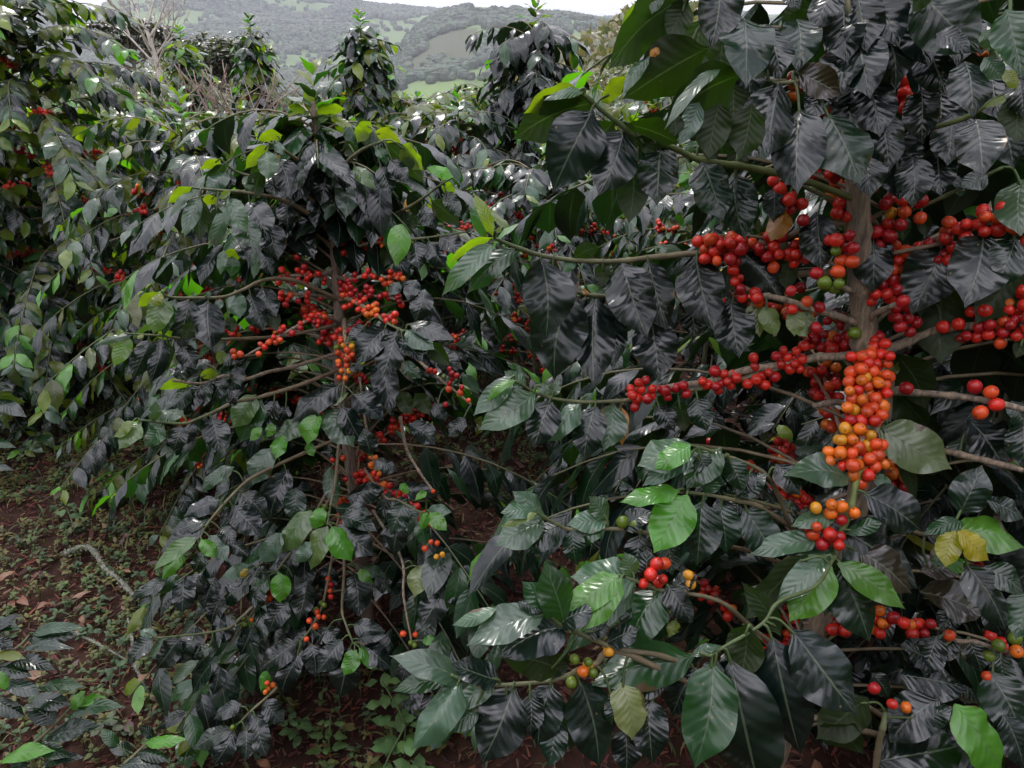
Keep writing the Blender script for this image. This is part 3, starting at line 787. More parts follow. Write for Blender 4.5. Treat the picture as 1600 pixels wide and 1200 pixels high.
hb(ZA[2], '560,100,.85;700,200,.84;800,350,.84;900,500,.83', '815,830,825,1260,290,d;1080,560,1085,920,250,d;870,300,965,690,85,d;720,300,700,700,170,d;900,250,940,400,130,d;600,400,560,780,170,d;640,300,700,560,130,d;740,720,740,900,160,d;930,700,960,1000,190,d;1060,950,1080,1230,230,d;600,500,590,820,120,k', '', r=(.0035, .002), seed=33, up=(-.1, .4))
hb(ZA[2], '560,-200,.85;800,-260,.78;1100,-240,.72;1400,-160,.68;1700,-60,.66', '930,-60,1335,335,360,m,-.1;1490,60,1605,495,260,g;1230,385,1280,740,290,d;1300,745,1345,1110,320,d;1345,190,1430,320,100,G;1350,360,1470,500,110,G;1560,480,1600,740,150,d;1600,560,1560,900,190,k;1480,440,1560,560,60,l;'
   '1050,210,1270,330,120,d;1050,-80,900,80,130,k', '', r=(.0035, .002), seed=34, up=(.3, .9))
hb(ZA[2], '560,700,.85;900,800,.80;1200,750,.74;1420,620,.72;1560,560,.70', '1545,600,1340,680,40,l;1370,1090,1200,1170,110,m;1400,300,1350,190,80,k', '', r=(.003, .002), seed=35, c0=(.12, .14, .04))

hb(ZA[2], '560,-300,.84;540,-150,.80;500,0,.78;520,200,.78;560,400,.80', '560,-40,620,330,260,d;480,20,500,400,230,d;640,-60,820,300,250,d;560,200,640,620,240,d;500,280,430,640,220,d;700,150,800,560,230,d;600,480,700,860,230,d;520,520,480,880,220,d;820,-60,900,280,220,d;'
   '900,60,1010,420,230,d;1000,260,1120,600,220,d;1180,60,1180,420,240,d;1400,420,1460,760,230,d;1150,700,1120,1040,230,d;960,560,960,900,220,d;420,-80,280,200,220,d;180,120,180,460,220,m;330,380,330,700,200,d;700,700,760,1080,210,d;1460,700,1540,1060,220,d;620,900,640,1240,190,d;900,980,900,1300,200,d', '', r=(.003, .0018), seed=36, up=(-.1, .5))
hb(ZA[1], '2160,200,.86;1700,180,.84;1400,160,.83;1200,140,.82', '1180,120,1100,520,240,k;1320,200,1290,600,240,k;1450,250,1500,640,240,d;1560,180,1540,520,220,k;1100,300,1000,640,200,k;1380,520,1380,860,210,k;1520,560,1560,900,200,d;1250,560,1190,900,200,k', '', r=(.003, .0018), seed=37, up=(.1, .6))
# lower foreground sprigs
hb(ZA[5], '2560,1250,.80;2200,1150,.74;2000,780,.72;1700,640,.70;1510,580,.69', '1510,572,1180,715,170,G;1515,580,1288,732,120,y,-.1;1540,640,1210,840,110,G;1700,600,1490,860,250,g;1750,660,1850,880,200,m;1560,640,1640,800,170,m;1900,740,1800,900,150,d;2050,700,2200,900,180,d', '', r=(.003, .0015), seed=40, up=(.6, 1.4))
hb(ZA[5], '2500,1350,.78;2000,1000,.72;1800,930,.70;1600,890,.69;1480,878,.685', '1450,870,1070,940,100,y;1500,895,1285,1260,220,y,-.1;1592,930,1555,1340,260,m;1700,940,1740,1260,200,m;1850,980,2050,1300,220,m;1600,880,1700,720,180,g;1800,900,2000,760,170,m', '', r=(.003, .0015), seed=41, up=(.7, 1.5), lod=0)
hb(ZA[6], '830,700,.76;500,620,.74;300,560,.73;100,520,.73', '700,640,600,800,140,d;560,600,500,760,150,d;480,560,400,690,140,m;420,600,330,500,130,d;360,590,250,700,140,d;300,540,180,430,140,m;250,560,160,640,130,d;540,640,430,590,120,d;150,540,90,420,120,d;620,680,540,590,110,d;740,690,760,820,130,d', '', r=(.0028, .0015), seed=49, up=(.5, 1.3))
hb(ZA[5], '2500,1500,.76;1900,1250,.72;1500,1180,.71;1100,1110,.70;780,1110,.69;690,1080,.685;610,1040,.68;540,990,.675', '610,1030,400,868,140,G;550,990,325,1005,90,G;560,1005,320,1095,45,l;600,1060,290,1210,170,G;698,1090,470,1260,190,m;1000,1060,740,1080,110,G;985,1070,735,1200,150,g;1000,1050,880,900,110,G;1100,1110,1290,1000,130,d;'
   '900,1110,880,1300,180,d;1200,1140,1180,1400,220,d;780,1110,800,1330,160,m;1350,1160,1400,1400,200,m;1450,1150,1600,1010,150,d', '1230,1060,1,r;1150,1065,1,g;1110,1045,1,g', r=(.003, .0015), seed=42, up=(.7, 1.4), br=.0095)
hb(ZA[7], '2600,900,.72;2000,500,.66;1750,300,.64;1440,240,.63;1330,200,.62;1220,160,.62', '1315,190,968,172,190,G,-.1;1220,160,944,350,130,y,-.1;1240,180,1018,465,100,y;1312,215,918,590,135,g;1442,242,1255,550,275,g;1470,212,1610,415,210,d;1380,200,1370,20,150,d;1300,170,1250,40,140,G;1500,230,1640,160,150,d;1360,420,1180,330,150,m;1530,400,1480,480,60,l',
   '1395,130,3;1440,110,2;1450,180,3;1340,230,1;1570,140,2,a;1590,170,1,a', r=(.003, .0015), seed=43, up=(.7, 1.4), br=.0085)
hb(ZA[7], '2600,1000,.66;1900,800,.62;1500,600,.60;1230,550,.59;1100,500,.585;930,430,.58;870,380,.575', '938,410,832,85,160,g;882,385,715,192,115,g;838,365,428,532,150,G;590,335,352,424,60,G;958,430,600,592,190,d;925,660,610,590,180,k;900,420,1100,330,120,m;1050,470,1180,430,100,d;1160,520,1330,440,130,d;700,300,840,360,60,m', '', r=(.0035, .002), seed=44, up=(.8, 1.5))
hb(ZA[7], '2600,1000,.64;1700,760,.60;1230,560,.59;1100,625,.585;1000,660,.58;970,680,.58;870,712,.58;600,735,.575;430,712,.57;350,682,.57', '430,715,28,582,120,G;372,690,42,768,95,g;600,715,345,620,120,d,-.2;400,722,138,1075,175,G;590,720,315,890,90,G;680,742,505,1150,220,d;872,722,800,1065,175,d;1020,712,1122,1170,210,d;'
   '1232,722,1292,1025,150,p;1615,588,1065,742,200,g;1620,640,1500,900,180,d;1460,700,1280,810,90,d;500,860,300,970,90,G;1380,800,1400,1150,160,d;1200,780,1180,950,120,m;760,780,760,1000,110,d;640,900,620,1120,120,d;1250,950,1260,1200,150,d;900,900,860,1170,120,m;990,800,970,1080,120,k;880,700,960,560,120,k',
   '1020,655,1,o;995,620,2,g;1045,615,2,g;1060,665,2,g;970,700,2,g;1065,645,1,a;1140,560,1,a', r=(.0035, .0018), seed=45, up=(.6, 1.3), br=.0078)
hb(ZA[8], '690,60,.66;600,200,.61;420,280,.575;340,385,.56;150,500,.54;90,540,.53', '105,562,15,1085,215,g;265,388,235,660,245,k;190,560,335,1210,290,d;390,450,525,1015,240,d;480,410,800,825,215,d;560,50,255,370,120,k;650,52,402,290,110,G;0,540,150,490,40,g;130,560,60,700,120,d;430,440,240,180,90,k', '', r=(.0019, .0016), c0=(.06, .08, .025), seed=46, up=(.4, 1.1))
hb(ZA[8], '1300,200,.72;1250,440,.68;1370,470,.67;1505,515,.66;1700,560,.65', '1000,630,1340,700,150,d;1430,610,1600,960,190,m;1200,380,1280,440,110,g;1150,560,1000,480,180,d;870,620,950,740,170,d;1180,440,1120,640,170,d;1330,450,1400,620,170,d;1480,520,1520,700,150,m;1260,430,1180,580,150,d;1570,420,1600,600,150,d;1420,300,1500,440,150,d;1280,300,1200,430,160,d', '1030,400,1;1080,400,1,o;1230,460,1,f;1550,525,1,o;1450,470,2,g;1450,550,2,g;1410,630,1,f;1550,480,1,g', r=(.003, .002), green=False, seed=47, br=.0095)
hb(ZA[8], '880,1150,.60;900,970,.60;920,890,.60;935,810,.61', '850,740,600,940,160,k;640,860,830,1010,180,k;880,1050,1330,960,210,d;1190,745,950,960,200,d;1265,770,1500,1110,170,y;1100,860,1260,780,130,m;1500,820,1600,1080,170,d;1080,1100,1500,1150,190,d', '940,765,1,r;1020,770,1,o;880,710,1,R', r=(.0035, .003), seed=48, br=.009, up=(.6, 1.3))

# the rest of the plant, behind and beside the branches above
def azA(az, z): return not (math.pi*.62 < az < math.pi*1.60) and not (z < .55 and 3.9 < az < 5.8)          # none of these comes towards the camera
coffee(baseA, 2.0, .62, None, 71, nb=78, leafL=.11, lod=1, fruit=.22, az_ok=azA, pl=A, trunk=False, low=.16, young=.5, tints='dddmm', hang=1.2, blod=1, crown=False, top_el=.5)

# ------------------------------------------------------------------ B: the plant left of the middle
ZB = {1: (240, 130, 3.3333), 2: (120, 380, 3.3333), 3: (400, 380, 3.3333), 4: (180, 700, 3.0769), 5: (0, 800, 3.0), 0: (0, 0, 1.0)}
YB = 1.5
baseB = at(527, 500, YB); baseB[2] = 0
B = Plant(baseB, 'round coffee plant left of the middle, thin trunk showing between rows of red berries')
B.trunk([baseB-UP*.03, baseB+UP*.4, at(532, 600, YB), at(530, 500, YB), at(524, 400, YB), at(515, 300, YB), at(492, 190, YB), at(489, 160, YB)], .016, .004, 0, c=(.17, .11, .08))
hB = lambda *a, **k: hand_branch(B, *a, dn=.5, bs=.68, **k)
hB(ZB[1], '930,600,1.5;870,300,1.5;840,170,1.5;830,120,1.5', '830,150,792,0,58,K;842,160,1000,132,55,K;810,160,695,115,50,K;830,200,915,182,50,w;790,200,648,250,55,k;785,225,755,440,85,d;860,225,915,330,75,g;940,205,1045,290,45,K;920,170,1040,232,40,l;780,170,690,175,35,l;860,110,850,60,40,k', '', r=(.006, .002), seed=101, up=(.3, 1.), lod=0)
hB(ZB[1], '930,620,1.5;980,450,1.45;1080,350,1.40;1200,300,1.35', '1080,180,1105,335,70,k;1150,252,1290,312,60,K;1200,310,1412,525,90,k;1285,320,1405,455,80,K;1170,330,1215,425,85,g;860,330,1000,510,115,d;955,450,1000,595,85,G;1010,490,1000,705,115,G;925,530,895,722,80,G;1042,430,1160,555,60,w;1055,545,1150,795,118,d;'
   '1180,430,1240,585,80,d;1170,670,1280,792,90,d;1000,300,1060,400,80,k;1130,200,1060,310,80,K;1230,400,1330,500,90,d;1110,560,1180,640,70,K', '', r=(.005, .002), seed=102)
hB(ZB[1], '930,640,1.5;800,450,1.45;680,350,1.38;600,310,1.33', '820,300,760,520,110,d;900,430,870,640,110,d;780,420,740,620,100,d;860,560,840,760,105,d;930,640,960,820,100,d;700,480,690,660,100,d;1000,640,1080,800,100,d;830,640,780,800,95,d;890,300,930,500,100,g;590,350,598,508,118,G;650,390,715,605,122,d;635,300,670,375,62,G;600,325,475,450,55,K;560,460,520,610,90,k;610,480,640,600,85,d;700,760,840,920,125,d;800,510,790,615,80,d;670,270,540,300,50,K;690,600,700,760,100,d;620,400,500,480,60,k', '', r=(.005, .002), seed=103)
hB(ZB[1], '935,700,1.5;760,560,1.43;560,500,1.36;430,460,1.30;360,405,1.28', '350,400,238,452,40,K;370,422,258,545,60,k;388,458,272,580,78,G;402,470,385,565,75,d;480,480,500,565,55,G', '', r=(.004, .0015), seed=104)
hB(ZB[1], '935,760,1.5;700,620,1.40;480,570,1.30;360,560,1.24;200,545,1.2', '200,540,72,625,58,K;210,560,80,705,32,G;242,592,160,805,68,G;330,592,228,642,44,K;400,562,335,605,28,l;385,600,492,780,100,G;490,620,605,825,130,d;382,640,282,865,62,G;420,720,545,865,110,g;590,720,650,925,125,d;'
   '450,830,500,930,80,d;530,870,520,1022,42,G;560,880,620,1005,100,d;365,870,348,1000,42,G;440,860,380,960,60,K;250,600,240,830,80,k;330,640,320,860,80,k;410,900,400,1010,70,g', '', r=(.0045, .0015), seed=105)
hB(ZB[1], '945,800,1.5;1150,720,1.48;1300,660,1.45;1400,600,1.42;1480,540,1.40;1560,490,1.38', '1500,510,1575,595,48,K;1400,640,1475,765,90,d;1445,610,1600,745,80,k;1520,560,1600,700,70,m;1330,680,1360,760,60,k;1560,490,1420,440,50,y;1300,660,1330,800,80,k', '', r=(.004, .0015), seed=106)
hB(ZB[1], '950,900,1.5;1100,840,1.46;1240,822,1.42;1420,805,1.40;1620,775,1.38', '1362,820,1388,975,112,d;1430,822,1525,965,115,d;1490,800,1620,890,115,d;1230,830,1200,960,70,k;1320,815,1280,950,90,d', '1185,820,3;1185,850,2,fo', r=(.004, .0015), seed=107, br=.0085)
hB(ZB[1], '945,960,1.5;870,1000,1.47;780,1000,1.44;660,1005,1.42', '', '670,975,4;665,1030,4;700,1010,5;740,1030,4;760,985,4;790,1020,5;810,1000,4;785,970,2;860,1000,4;890,1025,3;745,910,1', r=(.0045, .003), green=False, seed=108, br=.0092, mix='rrrR')
hB(ZB[1], '950,1010,1.5;1020,1020,1.45;1100,1005,1.42;1200,1010,1.40;1290,1015,1.39', '', '1110,990,6;1150,1010,6;1190,1030,5,rrf;1240,990,5,rff;1230,1030,5,frf;1270,1005,4,fro;1290,1015,2,oa;1020,1030,5,R;1050,1010,4,R;960,1045,2,R;1000,1060,3', r=(.0045, .003), green=False, seed=109, br=.0092, mix='rrrR')
hB(ZB[1], '940,880,1.5;990,880,1.48;1090,890,1.47', '', '1000,890,5;1060,870,4;1080,900,5;990,830,4;960,820,3;1100,850,3;1070,910,2', r=(.004, .003), green=False, seed=110, br=.009, mix='rRR')
hB(ZB[1], '960,1130,1.5;850,1105,1.46;740,1100,1.42;650,1095,1.40', '', '665,1100,3;700,1115,2;720,1100,3,rf;745,1130,2;800,1080,2;805,1125,3;680,1145,2;875,1115,2,R', r=(.004, .0025), green=False, seed=111, br=.0094, mix='rrR')
hB(ZB[1], '960,1100,1.5;1060,1110,1.44;1180,1110,1.42;1290,1130,1.40', '', '1080,1110,4;1130,1100,4,R;1120,1070,3;1180,1115,4,R;1220,1110,3;1270,1110,3;1285,1140,4', r=(.004, .0025), green=False, seed=112, br=.009, mix='rRR')
hB(ZB[3], '430,300,1.5;480,290,1.42;540,320,1.36;620,360,1.32;660,400,1.29;760,455,1.25;780,450,1.24', '680,440,515,640,115,d;738,458,655,710,125,d;742,458,690,585,80,m;780,450,932,555,88,G;800,420,1040,505,75,d;570,430,480,510,80,d;835,190,788,300,92,d;880,240,828,412,100,d;745,200,690,275,65,m;750,500,870,620,90,d;900,520,1010,640,100,k;640,390,700,370,70,g',
   '460,280,5;500,270,4;520,300,4;480,330,4;550,300,4,rf;540,340,4,fr;570,350,4,fo;600,345,4,fo;580,375,3,oa;620,370,3,fo;610,330,3,fo;640,350,2,oa;500,235,4,R;590,240,3,R;460,260,3,R;670,395,3;720,385,3;700,400,2,R', r=(.0045, .002), seed=113, br=.0092, up=(.5, 1.3))
hB(ZB[3], '460,400,1.5;460,440,1.43;465,520,1.39;470,600,1.36;455,740,1.33', '440,740,185,940,112,d;482,780,320,862,52,p;505,790,668,925,128,d;350,870,512,1065,130,G;445,850,560,1060,95,d;332,890,268,1055,88,y;300,890,180,962,72,G;145,1000,105,1125,66,y;270,1040,302,1112,72,y;235,930,90,1060,90,G;560,640,480,660,60,d',
   '430,455,4,rf;425,490,3,fr;440,520,3,fo;465,550,4,ofa;495,545,3,ofa;430,545,2,gf;440,580,4,of;485,585,3,of;435,620,3,of;470,620,3,fo;445,655,3,of;475,655,2,oa;435,685,2,f;465,690,2,of;490,450,4,R;500,520,2,og;520,430,3,R', r=(.0045, .0025), green=False, seed=114, br=.0095, up=(.7, 1.5), c0=(.30, .2, .12))
hB(ZB[3], '440,420,1.5;370,385,1.42;280,400,1.36;180,450,1.32;20,545,1.28;-60,590,1.27', '', '35,535,4,rf;60,520,3;90,500,4;115,510,3,f;120,460,4;140,450,2;180,480,2,R;230,435,3;265,405,4;290,400,4,R;315,420,3;320,380,2;340,375,3;280,385,2;10,575,2,f;-120,580,4,f;-90,570,2', r=(.004, .0018), green=False, seed=115, br=.0088, mix='rrfR')
hB(ZB[3], '470,560,1.5;650,560,1.42;800,580,1.36;900,660,1.32;1000,740,1.30;1120,840,1.28', '750,770,812,895,92,k;830,780,905,895,80,k;760,620,862,705,70,g;795,940,935,1055,95,d;640,600,700,900,120,d;930,830,990,930,110,d;1090,910,1000,1010,110,d;900,560,1080,660,100,d;600,1100,560,960,120,d;620,1130,740,1190,100,d',
   '905,665,3;930,655,1;975,685,1,g;1010,670,3,R;1055,690,2,R;1020,720,2,gR;995,745,2;1055,765,2,f;1075,770,1,R;1105,820,2,f;985,830,2,R;1010,690,2,R', r=(.004, .0022), green=False, seed=116, br=.0088)
hB(ZB[3], '540,700,1.48;570,930,1.40;590,1030,1.36;600,1090,1.33;625,1190,1.30', '', '585,1015,2,f;600,1085,2,g;615,1120,2,fo;610,1150,1,o;580,1080,1,g;650,1165,1,g;640,1195,2,o;625,1200,2,r', r=(.003, .0022), green=False, seed=117, br=.0088)
hB(ZB[2], '1380,300,1.5;1150,200,1.42;990,190,1.36;860,245,1.31;760,280,1.27;600,285,1.23;480,280,1.2;440,250,1.19', '442,262,318,335,60,K;442,262,400,335,48,l;455,282,398,475,105,w;512,290,450,492,66,g;590,287,545,560,128,d;682,300,702,560,145,d;822,250,850,395,110,G;900,260,975,460,145,d;965,230,1042,385,110,d;600,285,612,252,40,G;680,285,692,250,48,G;'
   '740,290,745,350,50,G;790,380,810,470,80,k;560,500,600,400,60,k;1010,350,1040,460,60,k', '', r=(.0045, .0016), seed=118, up=(.3, 1.))
hB(ZB[2], '1380,420,1.5;1100,480,1.38;800,500,1.28;600,500,1.22;430,482,1.18;250,470,1.15', '300,470,88,532,32,G;272,480,190,645,70,w;382,500,288,712,98,d;452,500,380,735,90,d;472,510,440,695,78,k;350,480,310,495,30,l;250,465,200,475,25,l;540,520,620,660,110,d;420,490,500,460,50,K', '', r=(.004, .0015), seed=119)
hB(ZB[2], '1400,560,1.5;1120,645,1.40;1000,670,1.34;870,710,1.28;770,690,1.25;650,730,1.22;500,715,1.18', '600,742,428,762,48,K;592,748,448,885,82,m;652,742,540,905,82,d;692,712,640,855,62,m;772,700,702,842,72,d;832,640,852,745,72,d;642,690,742,682,60,K;560,700,480,650,60,m;850,580,760,640,60,m;760,560,750,635,48,l;700,620,600,650,70,m', '', r=(.0045, .002), green=False, seed=120, up=(.5, 1.3))
hB(ZB[2], '1410,640,1.5;1190,728,1.38;960,800,1.30;820,830,1.25;700,885,1.21;620,918,1.18;540,940,1.16;320,920,1.12', '335,935,218,1075,80,w;300,930,188,1012,48,l;452,945,350,1062,85,g;542,950,500,1085,88,d;700,905,745,1098,140,d;932,790,810,965,100,w;962,810,850,1042,120,g;1042,820,940,975,100,d;1025,940,990,1012,55,y;965,960,900,1032,42,y;600,930,580,1050,90,d;'
   '560,900,440,870,70,G;400,930,410,820,50,G;780,840,850,760,70,d;1100,850,1040,960,90,d', '', r=(.0045, .0018), seed=121, up=(.6, 1.3))
hB(ZB[4], '1080,-100,1.46;1060,150,1.34;1030,300,1.26;1020,372,1.23', '945,300,800,508,95,w,-.1;1000,285,955,392,105,y;1022,375,940,588,88,w;1042,378,1140,548,110,y;1072,370,1248,520,122,d;1052,290,1242,322,60,m;1080,330,1262,402,70,m;942,450,868,555,60,G;800,408,688,552,80,G;1010,290,990,268,20,l;870,190,845,352,110,m;1032,90,1062,282,70,g;1110,240,1290,200,90,d;1200,240,1300,190,70,d', '', r=(.004, .0018), seed=122, up=(.7, 1.5))
hB(ZB[4], '1080,100,1.44;900,420,1.30;800,560,1.24;770,600,1.23', '790,600,792,748,82,y;742,620,650,732,62,g;862,610,862,755,85,d;832,740,738,892,90,d;640,560,510,622,52,G;645,640,500,752,82,m;740,600,640,600,60,m;870,470,820,640,95,d;920,640,880,830,90,d;700,650,680,790,80,m;600,620,640,580,60,a', '630,850,1,g;620,830,1,g;650,820,1,o', r=(.0035, .0018), seed=123, up=(.5, 1.3), br=.008)
hB(ZB[4], '1080,-50,1.44;700,120,1.30;560,230,1.22;440,370,1.17;410,430,1.15', '562,280,705,425,110,d;600,220,722,342,90,d;500,250,328,332,72,d;462,340,258,412,62,m;422,380,215,502,82,d;402,430,180,592,58,w;412,440,482,532,62,y;452,420,540,548,72,G;332,500,222,635,60,y;500,385,582,465,80,d;572,90,408,215,55,g;832,100,738,355,100,d;755,0,658,182,100,G;540,450,640,520,90,d;430,500,380,600,60,m', '', r=(.004, .0018), seed=124, up=(.6, 1.3))
hB(ZB[4], '1060,200,1.44;800,600,1.26;600,820,1.17;500,878,1.13;200,915,1.08', '190,920,60,1042,70,d;312,910,198,1065,92,d;382,920,290,1042,70,d;490,1000,368,1185,70,m;402,1020,268,1142,50,G;502,1050,470,1192,60,d;470,960,380,990,50,m;560,800,480,950,90,d;660,860,600,1000,90,d;120,880,205,900,40,G;330,620,320,800,90,d;420,600,340,760,90,d;480,620,420,780,80,d;240,640,110,770,60,m;260,620,70,720,50,m;300,610,200,700,60,g;520,700,460,850,90,d', '', r=(.0035, .0018), seed=125, up=(.5, 1.2))
hB(ZB[4], '1080,300,1.44;1010,700,1.26;950,850,1.18;890,930,1.14', '872,930,688,1065,100,d;882,1000,800,1195,90,d;940,940,962,1105,112,d;952,880,1032,942,60,d;730,1070,700,1172,48,y;1035,560,1000,720,80,d;900,970,830,1090,80,d', '1035,625,2;1028,655,2;1020,690,2;1035,715,2;1000,735,2,g;975,770,2,g;1010,760,1,ga;975,800,3,f;1000,810,2,fo;935,835,2,f;950,855,2,f;910,930,1,f;750,1140,2,o;740,1165,1,o', r=(.003, .0018), seed=126, br=.0088, up=(.5, 1.3))
hB(ZB[4], '1100,300,1.44;1100,600,1.3;1090,770,1.2;1110,850,1.16;1145,940,1.13', '1092,920,968,1085,90,d;1130,960,1078,1205,122,d;1160,970,1098,1095,70,y;1172,960,1292,1072,68,y;1182,940,1335,1065,92,d;1142,850,1302,885,72,d;1162,922,1312,902,50,d;1150,600,1172,815,130,d;1180,580,1222,702,65,y;1190,570,1302,625,50,g;1000,860,1090,960,80,d;1250,620,1340,700,110,d', '', r=(.0035, .002), seed=127, up=(.6, 1.3))
hB(ZB[4], '1200,100,1.42;1290,230,1.30;1360,250,1.26;1450,300,1.23;1500,310,1.22', '1400,260,1325,422,112,m;1330,250,1462,335,90,m;1370,172,1412,222,60,y;1500,212,1440,252,30,y;1502,310,1468,398,48,y;1512,310,1596,398,60,y;1462,360,1492,475,75,g;1500,300,1620,310,50,G;1300,380,1330,500,110,d;1380,350,1340,520,90,d', '1520,440,2,f;1540,470,2,f;1480,480,2,f;1570,500,2,ga;1550,520,2,ga', r=(.003, .0015), seed=128, up=(.6, 1.4), br=.0088)
hB(ZB[4], '1240,300,1.35;1375,530,1.22;1385,700,1.18;1410,850,1.15;1425,930,1.14', '1478,935,1538,908,38,y;1600,670,1468,875,112,d;1480,560,1440,720,95,p;1440,540,1400,620,80,k;1560,640,1700,760,100,d', '1395,900,1,f;1440,900,1,f;1410,935,1,g;1440,940,1,g', r=(.0028, .0018), green=False, seed=129, br=.0088)
hB(ZB[4], '1370,-150,1.44;1400,0,1.40;1460,110,1.35;1530,210,1.32', '', '1530,215,1,f;1240,50,1,o;1245,90,1,o;1270,125,2,r;1250,125,2,f;1050,65,2,r;1075,95,2,r;1095,45,1,f;1100,150,2,R;1065,170,2,R;1055,220,1,r', r=(.0035, .0025), green=False, seed=130, br=.0085)
hB(ZB[5], '1500,600,1.30;1300,820,1.10;1180,930,1.04;1120,990,1.02', '1182,930,1232,1075,92,d;1152,1010,1150,1172,80,d;1092,1020,900,1112,70,m;1102,1030,1000,1192,80,d;1242,880,1332,992,80,d;1132,900,1000,972,60,d;1200,960,1250,1150,80,d', '1260,810,2,f;1245,840,2,o;1090,1000,1,g', r=(.003, .0018), seed=131, up=(.6, 1.2), br=.008)
topB = at(489, 170, YB)[2]
def azB(az, z): return (z < .5 and not 2.75 < az < 3.5 and not .9 < az < 2.1) or not (math.pi*.55 < az < math.pi*1.42)
topB = at(489, 170, YB)[2]
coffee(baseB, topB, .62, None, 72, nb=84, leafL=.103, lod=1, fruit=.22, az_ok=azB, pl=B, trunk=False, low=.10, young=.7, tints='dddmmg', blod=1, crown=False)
coffee(baseB, topB, .34, None, 73, nb=20, leafL=.095, lod=1, fruit=0, pl=B, trunk=False, low=.78, az_ok=lambda az, z: z > topB*.92 or not 2.2 < az < 4.1, young=.9, tints='dddmg', hang=1.5, bare=.1, crown=True, top_el=.6, topfrac=.45)

# ------------------------------------------------------------------ the other plants of the rows
def base_at(px, py, Y):
    p = at(px, py, Y); p[2] = float(height(p[0], p[1])); return p
def top_h(px, py, Y, b): return float(at(px, py, Y)[2]-b[2])
def row_plant(px, Y, top, R, label, seed, **k):
    b = base_at(px, 400, Y); H = top_h(px, top, Y, b)
    return coffee(b, H, R, label, seed, **k)
row_plant(322, 2.3, 185, .64, 'coffee plant just behind and left of the round middle plant, with many orange red berries', 201, nb=72, leafL=.088, fruit=.75, trunk_r=.017, tints='ddmmgv', hang=1.25, dens=1.2, bare=.22)
row_plant(105, 3.05, -30, .85, 'tall coffee plant at the left edge, its top shoots reaching above the hills', 202, nb=110, leafL=.088, fruit=.22, trunk_r=.02, tints='dmmvvKg', hang=.95, dens=1.2, bare=.15, low=.06, topfrac=.3, top_el=1.0)
row_plant(-90, 2.9, 120, .8, 'coffee plant cut off by the left edge behind the weedy path', 203, nb=60, leafL=.088, fruit=.4, trunk_r=.018, hang=1.3, dens=1.2, bare=.2)
row_plant(10, 3.7, -70, .6, 'tall olive green coffee plant in the top left corner behind the first', 215, nb=90, leafL=.10, lod=2, fruit=.15, hang=.8, tints='vvvgKm')
row_plant(842, 2.65, 250, .74, 'second row coffee plant above the long leafy foreground branch, thin brown trunk in shade', 204, nb=64, leafL=.085, fruit=.35, low=.3, trunk_r=.017, bare=.35, tints='ddmmg', young=.6)
row_plant(620, 3.2, 255, .75, 'low coffee plant between the round middle plant and the thin brown trunk in shade', 205, nb=54, leafL=.09, fruit=.3, low=.3)
row_plant(1130, 2.1, 260, .7, 'coffee plant just left of the thick pale trunk, mostly hidden by big leaves', 206, nb=56, leafL=.085, fruit=.4, young=.5)
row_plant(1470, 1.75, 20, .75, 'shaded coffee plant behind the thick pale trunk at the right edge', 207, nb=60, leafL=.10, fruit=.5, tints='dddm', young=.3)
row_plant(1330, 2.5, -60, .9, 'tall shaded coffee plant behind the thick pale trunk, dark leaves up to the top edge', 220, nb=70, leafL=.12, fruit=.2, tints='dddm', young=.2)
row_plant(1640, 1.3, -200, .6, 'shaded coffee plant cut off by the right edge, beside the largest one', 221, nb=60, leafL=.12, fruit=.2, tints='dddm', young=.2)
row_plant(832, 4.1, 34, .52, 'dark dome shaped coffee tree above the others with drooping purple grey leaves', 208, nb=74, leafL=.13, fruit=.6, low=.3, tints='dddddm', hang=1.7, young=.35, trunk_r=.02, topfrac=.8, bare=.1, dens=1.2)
row_plant(1010, 3.9, 150, .55, 'coffee plant just right of the dark dome shaped tree, leaves yellowish green', 209, nb=44, leafL=.11, lod=1, fruit=.3, tints='mgvvK', low=.3)
row_plant(722, 3.7, 175, .6, 'coffee plant with a long drooping side shoot, left of the dark dome shaped tree', 210, nb=50, leafL=.12, fruit=.6, tints='ddmm', hang=1.4, low=.25)
row_plant(470, 4.0, 215, .75, 'yellow green coffee plant right behind the crown of the round middle plant', 211, nb=50, leafL=.10, lod=1, fruit=.1, tints='gvvKKw', low=.3)
row_plant(240, 3.8, 175, .8, 'yellow green coffee plant behind the berry laden one at left', 212, nb=50, leafL=.11, lod=1, fruit=.2, tints='mvvKKg', low=.25)
row_plant(590, 5.4, 40, .44, 'slender pointed coffee tree against the hills, left of the dark dome shaped one', 213, nb=52, leafL=.13, lod=1, fruit=.25, low=.5, hang=1.3, tints='ddmgK', trunk_r=.02, topfrac=.22, bare=.05, dens=1.1, top_el=.9)
row_plant(437, 6.6, 42, .34, 'narrow coffee tree against the hills, right of the grey round topped tree', 214, nb=46, leafL=.13, lod=1, fruit=.15, low=.5, hang=1.3, tints='ddmgK', trunk_r=.02, topfrac=.25, bare=.05)
row_plant(338, 6.8, 58, .34, 'coffee tree with red berries in front of the grey round topped tree', 216, nb=60, leafL=.13, lod=1, fruit=.9, low=.5, hang=1.2, tints='mggKK', trunk_r=.02, topfrac=.3, bare=.15)
gz0 = lambda x, y: float(height(x, y))
HEDGE = [(60, 5.6, 130), (200, 5.0, 165), (300, 5.2, 190), (395, 5.6, 180), (500, 6.2, 175), (560, 4.6, 205), (660, 5.2, 165), (720, 6.4, 150), (640, 7.6, 160), (540, 8.0, 150), (430, 8.6, 140), (300, 8.2, 135), (210, 7.6, 118), (900, 5.6, 130), (1020, 5.6, 110), (1120, 5.0, 90), (760, 8.6, 135), (120, 7.4, 100)]
hedge = Plant((0, 0, 0), '', name='tmp_plant') if False else None
proto = None
